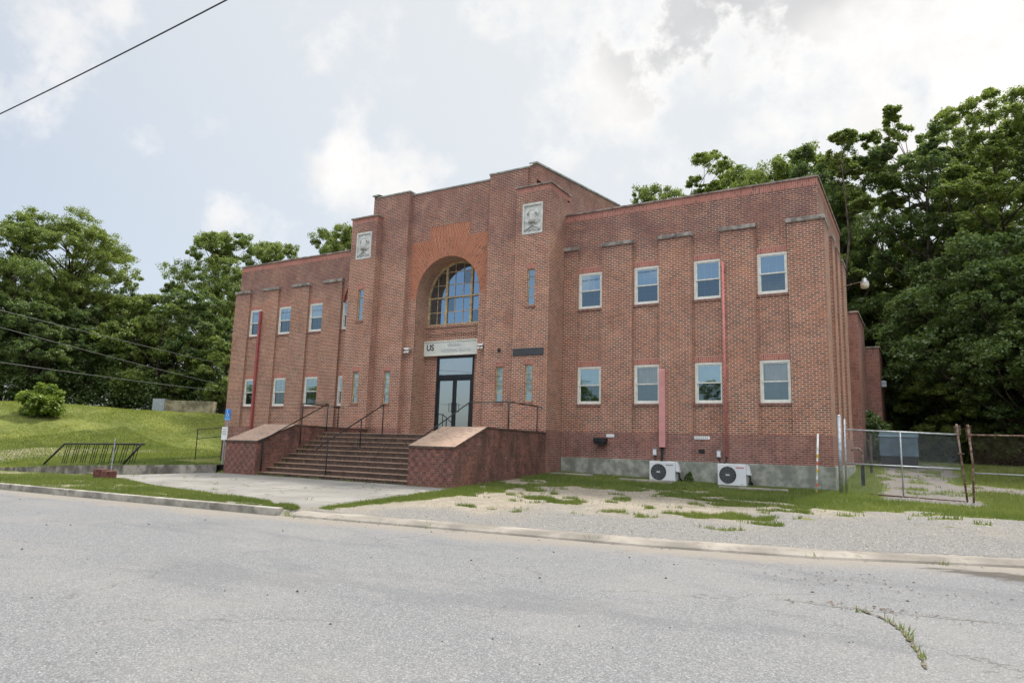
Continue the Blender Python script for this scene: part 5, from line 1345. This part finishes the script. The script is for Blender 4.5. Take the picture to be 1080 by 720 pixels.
sp += [(18.0+.25*k, -11.2+.1*math.sin(k*3), .01, 22, .09) for k in range(9)]+[(17.9, -11.9, 0, 10, .05), (18.1, -12.3, 0, 18, .05)]
cr = [(16.35, -15.2), (16.45, -15.45), (16.5, -15.7), (16.55, -15.9), (16.58, -16.2), (16.62, -16.5), (16.1, -14.9)]
sp += [(a, b_, .0, 9, .03) for a, b_ in cr]
weeds(sp, 63, 'weeds in the kerb joints and the broken road edge', .085)
# pebbles and debris on the road
mb = MB(); r = random.Random(5)
for k in range(170):
    u = r.random(); x = r.uniform(-4, 20); y = r.uniform(-22, -12.4)
    if y > float(Yk(x))-.15: continue
    s = r.choice([.006, .008, .009, .011, .018]); 
    P = [(x+s*r.uniform(.7, 1.6)*math.cos(a), y+s*r.uniform(.7, 1.6)*math.sin(a), .003) for a in (0, 1.3, 2.5, 3.8, 5.1)]
    tp_ = (x, y, .003+s*.9)
    for i in range(5): mb.face([P[i], P[(i+1) % 5], tp_])
tag(mb.build('pebbles', 'pebble'), 'small dark stones scattered over the asphalt', 'pebbles', kind='stuff')
mb = MB()
for k in range(260):
    if k < 130: x = r.gauss(15.9, .9); y = r.gauss(-13.0, .45)
    elif k < 190: x = r.gauss(16.2, .35); y = r.gauss(-14.7, .12)
    else: x = r.uniform(4, 19); y = float(Yk(x))-abs(r.gauss(.12, .12))
    if y > float(Yk(x))-.04: continue
    a = r.uniform(0, 6.28); s = r.uniform(.008, .03); w = s*r.uniform(.2, .7); c_, s2 = math.cos(a), math.sin(a)
    mb.face([(x-c_*s, y-s2*s, .012), (x+s2*w, y-c_*w, .018), (x+c_*s, y+s2*s, .012), (x-s2*w, y+c_*w, .02)])
tag(mb.build('leaf_litter', 'leaf_litter'), 'dry brown leaves and twigs on the road near the right', 'leaf litter', kind='stuff')
def crack(pts, w, seed):
    r = random.Random(seed); mb = MB(); P = []
    for (a, b_), (c, d) in zip(pts[:-1], pts[1:]):
        n = 8
        for k in range(n): P.append((a+(c-a)*k/n+r.uniform(-.02, .02), b_+(d-b_)*k/n+r.uniform(-.02, .02)))
    for (a, b_), (c, d) in zip(P[:-1], P[1:]):
        L_ = math.hypot(c-a, d-b_) or 1; nx_, ny_ = -(d-b_)/L_, (c-a)/L_; q = w*r.uniform(.3, 1)
        mb.face([(a-nx_*q, b_-ny_*q, .0135), (c-nx_*q*.8, d-ny_*q*.8, .0135), (c+nx_*q*.8, d+ny_*q*.8, .0135), (a+nx_*q, b_+ny_*q, .0135)])
    o = mb.build('road_crack', 'crack_dirt'); o['kind'] = 'structure'
M_['crack_dirt'] = plain('dirt_filled_crack', (.15, .125, .085), 1., var=.4, scale=20)
crack([(16.0, -14.7), (16.35, -15.2), (16.5, -15.7), (16.58, -16.2), (16.66, -16.9)], .022, 3)
crack([(15.2, -14.75), (16.0, -14.8), (17.0, -14.6), (18.6, -14.3)], .014, 4)
# gravel stones near the kerb, for relief
n = 16000; r = np.random.default_rng(71); x = r.uniform(6, 20, n); y = r.uniform(-12.2, 4, n); k_ = (y > Yk(x)+.6) & (cover(x, y) < .45); x = x[k_]; y = y[k_]
z = H(x, y); s = r.uniform(.008, .024, len(x)); off = np.array([[1, 0, 0], [0, 1, 0], [-1, 0, 0], [0, -1, 0], [0, 0, .8]])
V = (np.stack([x, y, z-.001], 1)[:, None, :]+off[None]*s[:, None, None]*r.uniform(.7, 1.3, (len(x), 5, 1))).reshape(-1, 3)
b0 = np.arange(len(x))[:, None]*5; F = np.concatenate([b0+np.array([0, 1, 4]), b0+np.array([1, 2, 4]), b0+np.array([2, 3, 4]), b0+np.array([3, 0, 4])])
M_['stone'] = plain('pale_gravel', (.27, .26, .245), .95, var=.5, scale=40)
me = np_mesh('gravel', V, F, [M_['stone']]); o = bpy.data.objects.new('gravel', me); COL.objects.link(o); tag(o, 'loose pale gravel on the parking strip', 'gravel', kind='stuff')

# ------------------------------------------------------------ overhead lines
def wire(p0, p1, sag, r_, label, n=40, mat='cable'):
    mb = MB(); P = []
    for k in range(n+1):
        f = k/n; P.append((p0[0]+(p1[0]-p0[0])*f, p0[1]+(p1[1]-p0[1])*f, p0[2]+(p1[2]-p0[2])*f-4*sag*f*(1-f)))
    mb.tube(P, r_, 5, caps=False); tag(mb.build('overhead_cable', mat, None, smooth=True, org=P[0]), label, 'cable', 'overhead cables')
a, b_ = Vector((-8.09, -14, 11.71)), Vector((2.84, -14, 11.96)); d = b_-a
a = Vector((-8.09, -14, 11.71)); b_ = Vector((2.84, -14, 11.96))
wire(a-d*2.2+Vector((0, 0, .8)), b_+d*1.8+Vector((0, 0, .8)), .93, .019, 'single black overhead cable crossing the sky at top left')
for (p, q, lb) in (((-20.94, -8, 7.43), (-35.97, 16, 8.1), 'upper thin cable in front of the left trees'), ((-20.69, -8, 6.58), (-35.71, 16, 6.24), 'middle thin cable in front of the left trees'), ((-20.19, -8, 4.89), (-35.64, 16, 5.74), 'lowest thin cable in front of the left trees')):
    p = Vector(p); q = Vector(q); d = q-p; wire(p-d*.9+Vector((0, 0, .35)), q+d*.9+Vector((0, 0, .35)), .5, .015, lb, mat='cable_light')

# ------------------------------------------------------------ sky and sun
SUN_EL, SUN_AZ = math.radians(58), math.radians(-8)    # azimuth from +Y towards -X negative = +X side
sv = Vector((math.sin(-SUN_AZ)*math.cos(SUN_EL), math.cos(SUN_AZ)*math.cos(SUN_EL), math.sin(SUN_EL)))
sd = bpy.data.lights.new('sun', 'SUN'); sd.energy = 3.3; sd.angle = math.radians(6); sd.color = (1, .94, .85)
so = bpy.data.objects.new('sun', sd); COL.objects.link(so); so.rotation_euler = (-sv).to_track_quat('-Z', 'Y').to_euler(); so.location = (0, 0, 60)
w = bpy.data.worlds.new('World'); S.world = w; w.use_nodes = True; nt = w.node_tree
for n in list(nt.nodes): nt.nodes.remove(n)
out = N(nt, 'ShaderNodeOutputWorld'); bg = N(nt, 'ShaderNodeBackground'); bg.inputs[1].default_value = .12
sky = N(nt, 'ShaderNodeTexSky', sky_type='NISHITA', sun_disc=False, sun_elevation=SUN_EL, sun_rotation=math.atan2(sv.x, sv.y), air_density=1., dust_density=2.5, ozone_density=1.2)
tc = N(nt, 'ShaderNodeTexCoord').outputs['Generated']
sep = N(nt, 'ShaderNodeSeparateXYZ'); L(nt, tc, sep.inputs[0])
zz = math_(nt, 'ADD', sep.outputs[2], .12)
cb = N(nt, 'ShaderNodeCombineXYZ'); L(nt, math_(nt, 'DIVIDE', sep.outputs[0], zz), cb.inputs[0]); L(nt, math_(nt, 'DIVIDE', sep.outputs[1], zz), cb.inputs[1])
n1 = noise(nt, tc, 5.5, 9, .6); n2 = noise(nt, cb.outputs[0], 1.1, 8, .62); n3 = noise(nt, tc, 2.1, 5, .55); n4 = noise(nt, tc, 14, 7, .62)
def blob(u, v, rad, soft):
    d = FF+(u-540)/727.94*RR-(v-360)/727.94*UU; d = d/np.linalg.norm(d)
    vm = N(nt, 'ShaderNodeVectorMath', operation='DISTANCE'); nrm = N(nt, 'ShaderNodeVectorMath', operation='NORMALIZE'); L(nt, tc, nrm.inputs[0]); L(nt, nrm.outputs[0], vm.inputs[0]); vm.inputs[1].default_value = tuple(d)
    return maprange(nt, vm.outputs['Value'], rad+soft, max(0, rad-soft), 0, 1)
def mx(a, c): return math_(nt, 'MAXIMUM', a, c)
big = mx(mx(blob(690, 40, .16, .14), blob(840, 20, .16, .12)), mx(blob(960, 60, .16, .12), blob(1060, 40, .16, .12)))
small = mx(mx(blob(430, 195, .06, .05), blob(365, 185, .045, .04)), mx(mx(blob(470, 175, .04, .035), blob(240, 225, .035, .03)), blob(590, 165, .03, .03)))
left = mx(mx(blob(60, 35, .09, .08), blob(130, 20, .05, .05)), mx(blob(10, 110, .06, .05), blob(145, 150, .03, .03)))
n14 = math_(nt, 'ADD', math_(nt, 'MULTIPLY', n1, .7), math_(nt, 'MULTIPLY', n4, .3))
cm = maprange(nt, math_(nt, 'ADD', n14, math_(nt, 'MULTIPLY', big, .20)), .54, .73)
cs = maprange(nt, math_(nt, 'ADD', n14, math_(nt, 'MULTIPLY', small, .16)), .55, .74, 0, .9)
cl = maprange(nt, math_(nt, 'ADD', n14, math_(nt, 'MULTIPLY', left, .2)), .60, .76, 0, .8)
far = maprange(nt, n2, .58, .75, 0, .5)
front = maprange(nt, sep.outputs[1], -.1, -.45)     # scattered cloud in the rest of the sky
far = math_(nt, 'MULTIPLY', far, front)
cloud = mx(mx(cm, cs), mx(cl, far))
# base: hazy white veil over the blue
sunw = N(nt, 'ShaderNodeVectorMath', operation='DOT_PRODUCT'); L(nt, tc, sunw.inputs[0]); sunw.inputs[1].default_value = tuple(sv)
veil = maprange(nt, sunw.outputs['Value'], -.1, .85, .22, .92)
base = mixc(nt, veil, sky.outputs[0], (4.75, 4.95, 5.05))
grey = math_(nt, 'MULTIPLY', maprange(nt, n3, .48, .66), math_(nt, 'MULTIPLY', maprange(nt, cm, .6, 1), mx(blob(730, -20, .15, .08), mx(blob(860, -25, .1, .08), blob(1075, 140, .1, .08)))))
ccol = mixc(nt, math_(nt, 'MULTIPLY', grey, .9), (6.6, 6.4, 6.2), (3.5, 3.55, 3.65))
ccol = mixc(nt, maprange(nt, n4, .35, .7, 0, .5), ccol, (4.7, 4.7, 4.75))
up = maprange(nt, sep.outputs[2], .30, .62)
back_fill = math_(nt, 'MULTIPLY', maprange(nt, n2, .40, .60), math_(nt, 'MULTIPLY', maprange(nt, sep.outputs[1], .05, -.4), up))  # extra-bright unseen cloud behind the camera, added to light the facade
res = mixc(nt, cloud, base, ccol)
L(nt, mixc(nt, back_fill, res, (21., 20.6, 20.)), bg.inputs[0]); L(nt, bg.outputs[0], out.inputs[0])

S.view_settings.view_transform = 'Standard'; S.view_settings.look = 'None'; S.view_settings.gamma = 1; S.view_settings.exposure = .5
S.render.engine = 'CYCLES'
S.cycles.max_bounces = 6; S.cycles.diffuse_bounces = 3; S.cycles.transparent_max_bounces = 6; S.cycles.glossy_bounces = 3
for o in bpy.data.objects:
    if '_o' in o: del o['_o']
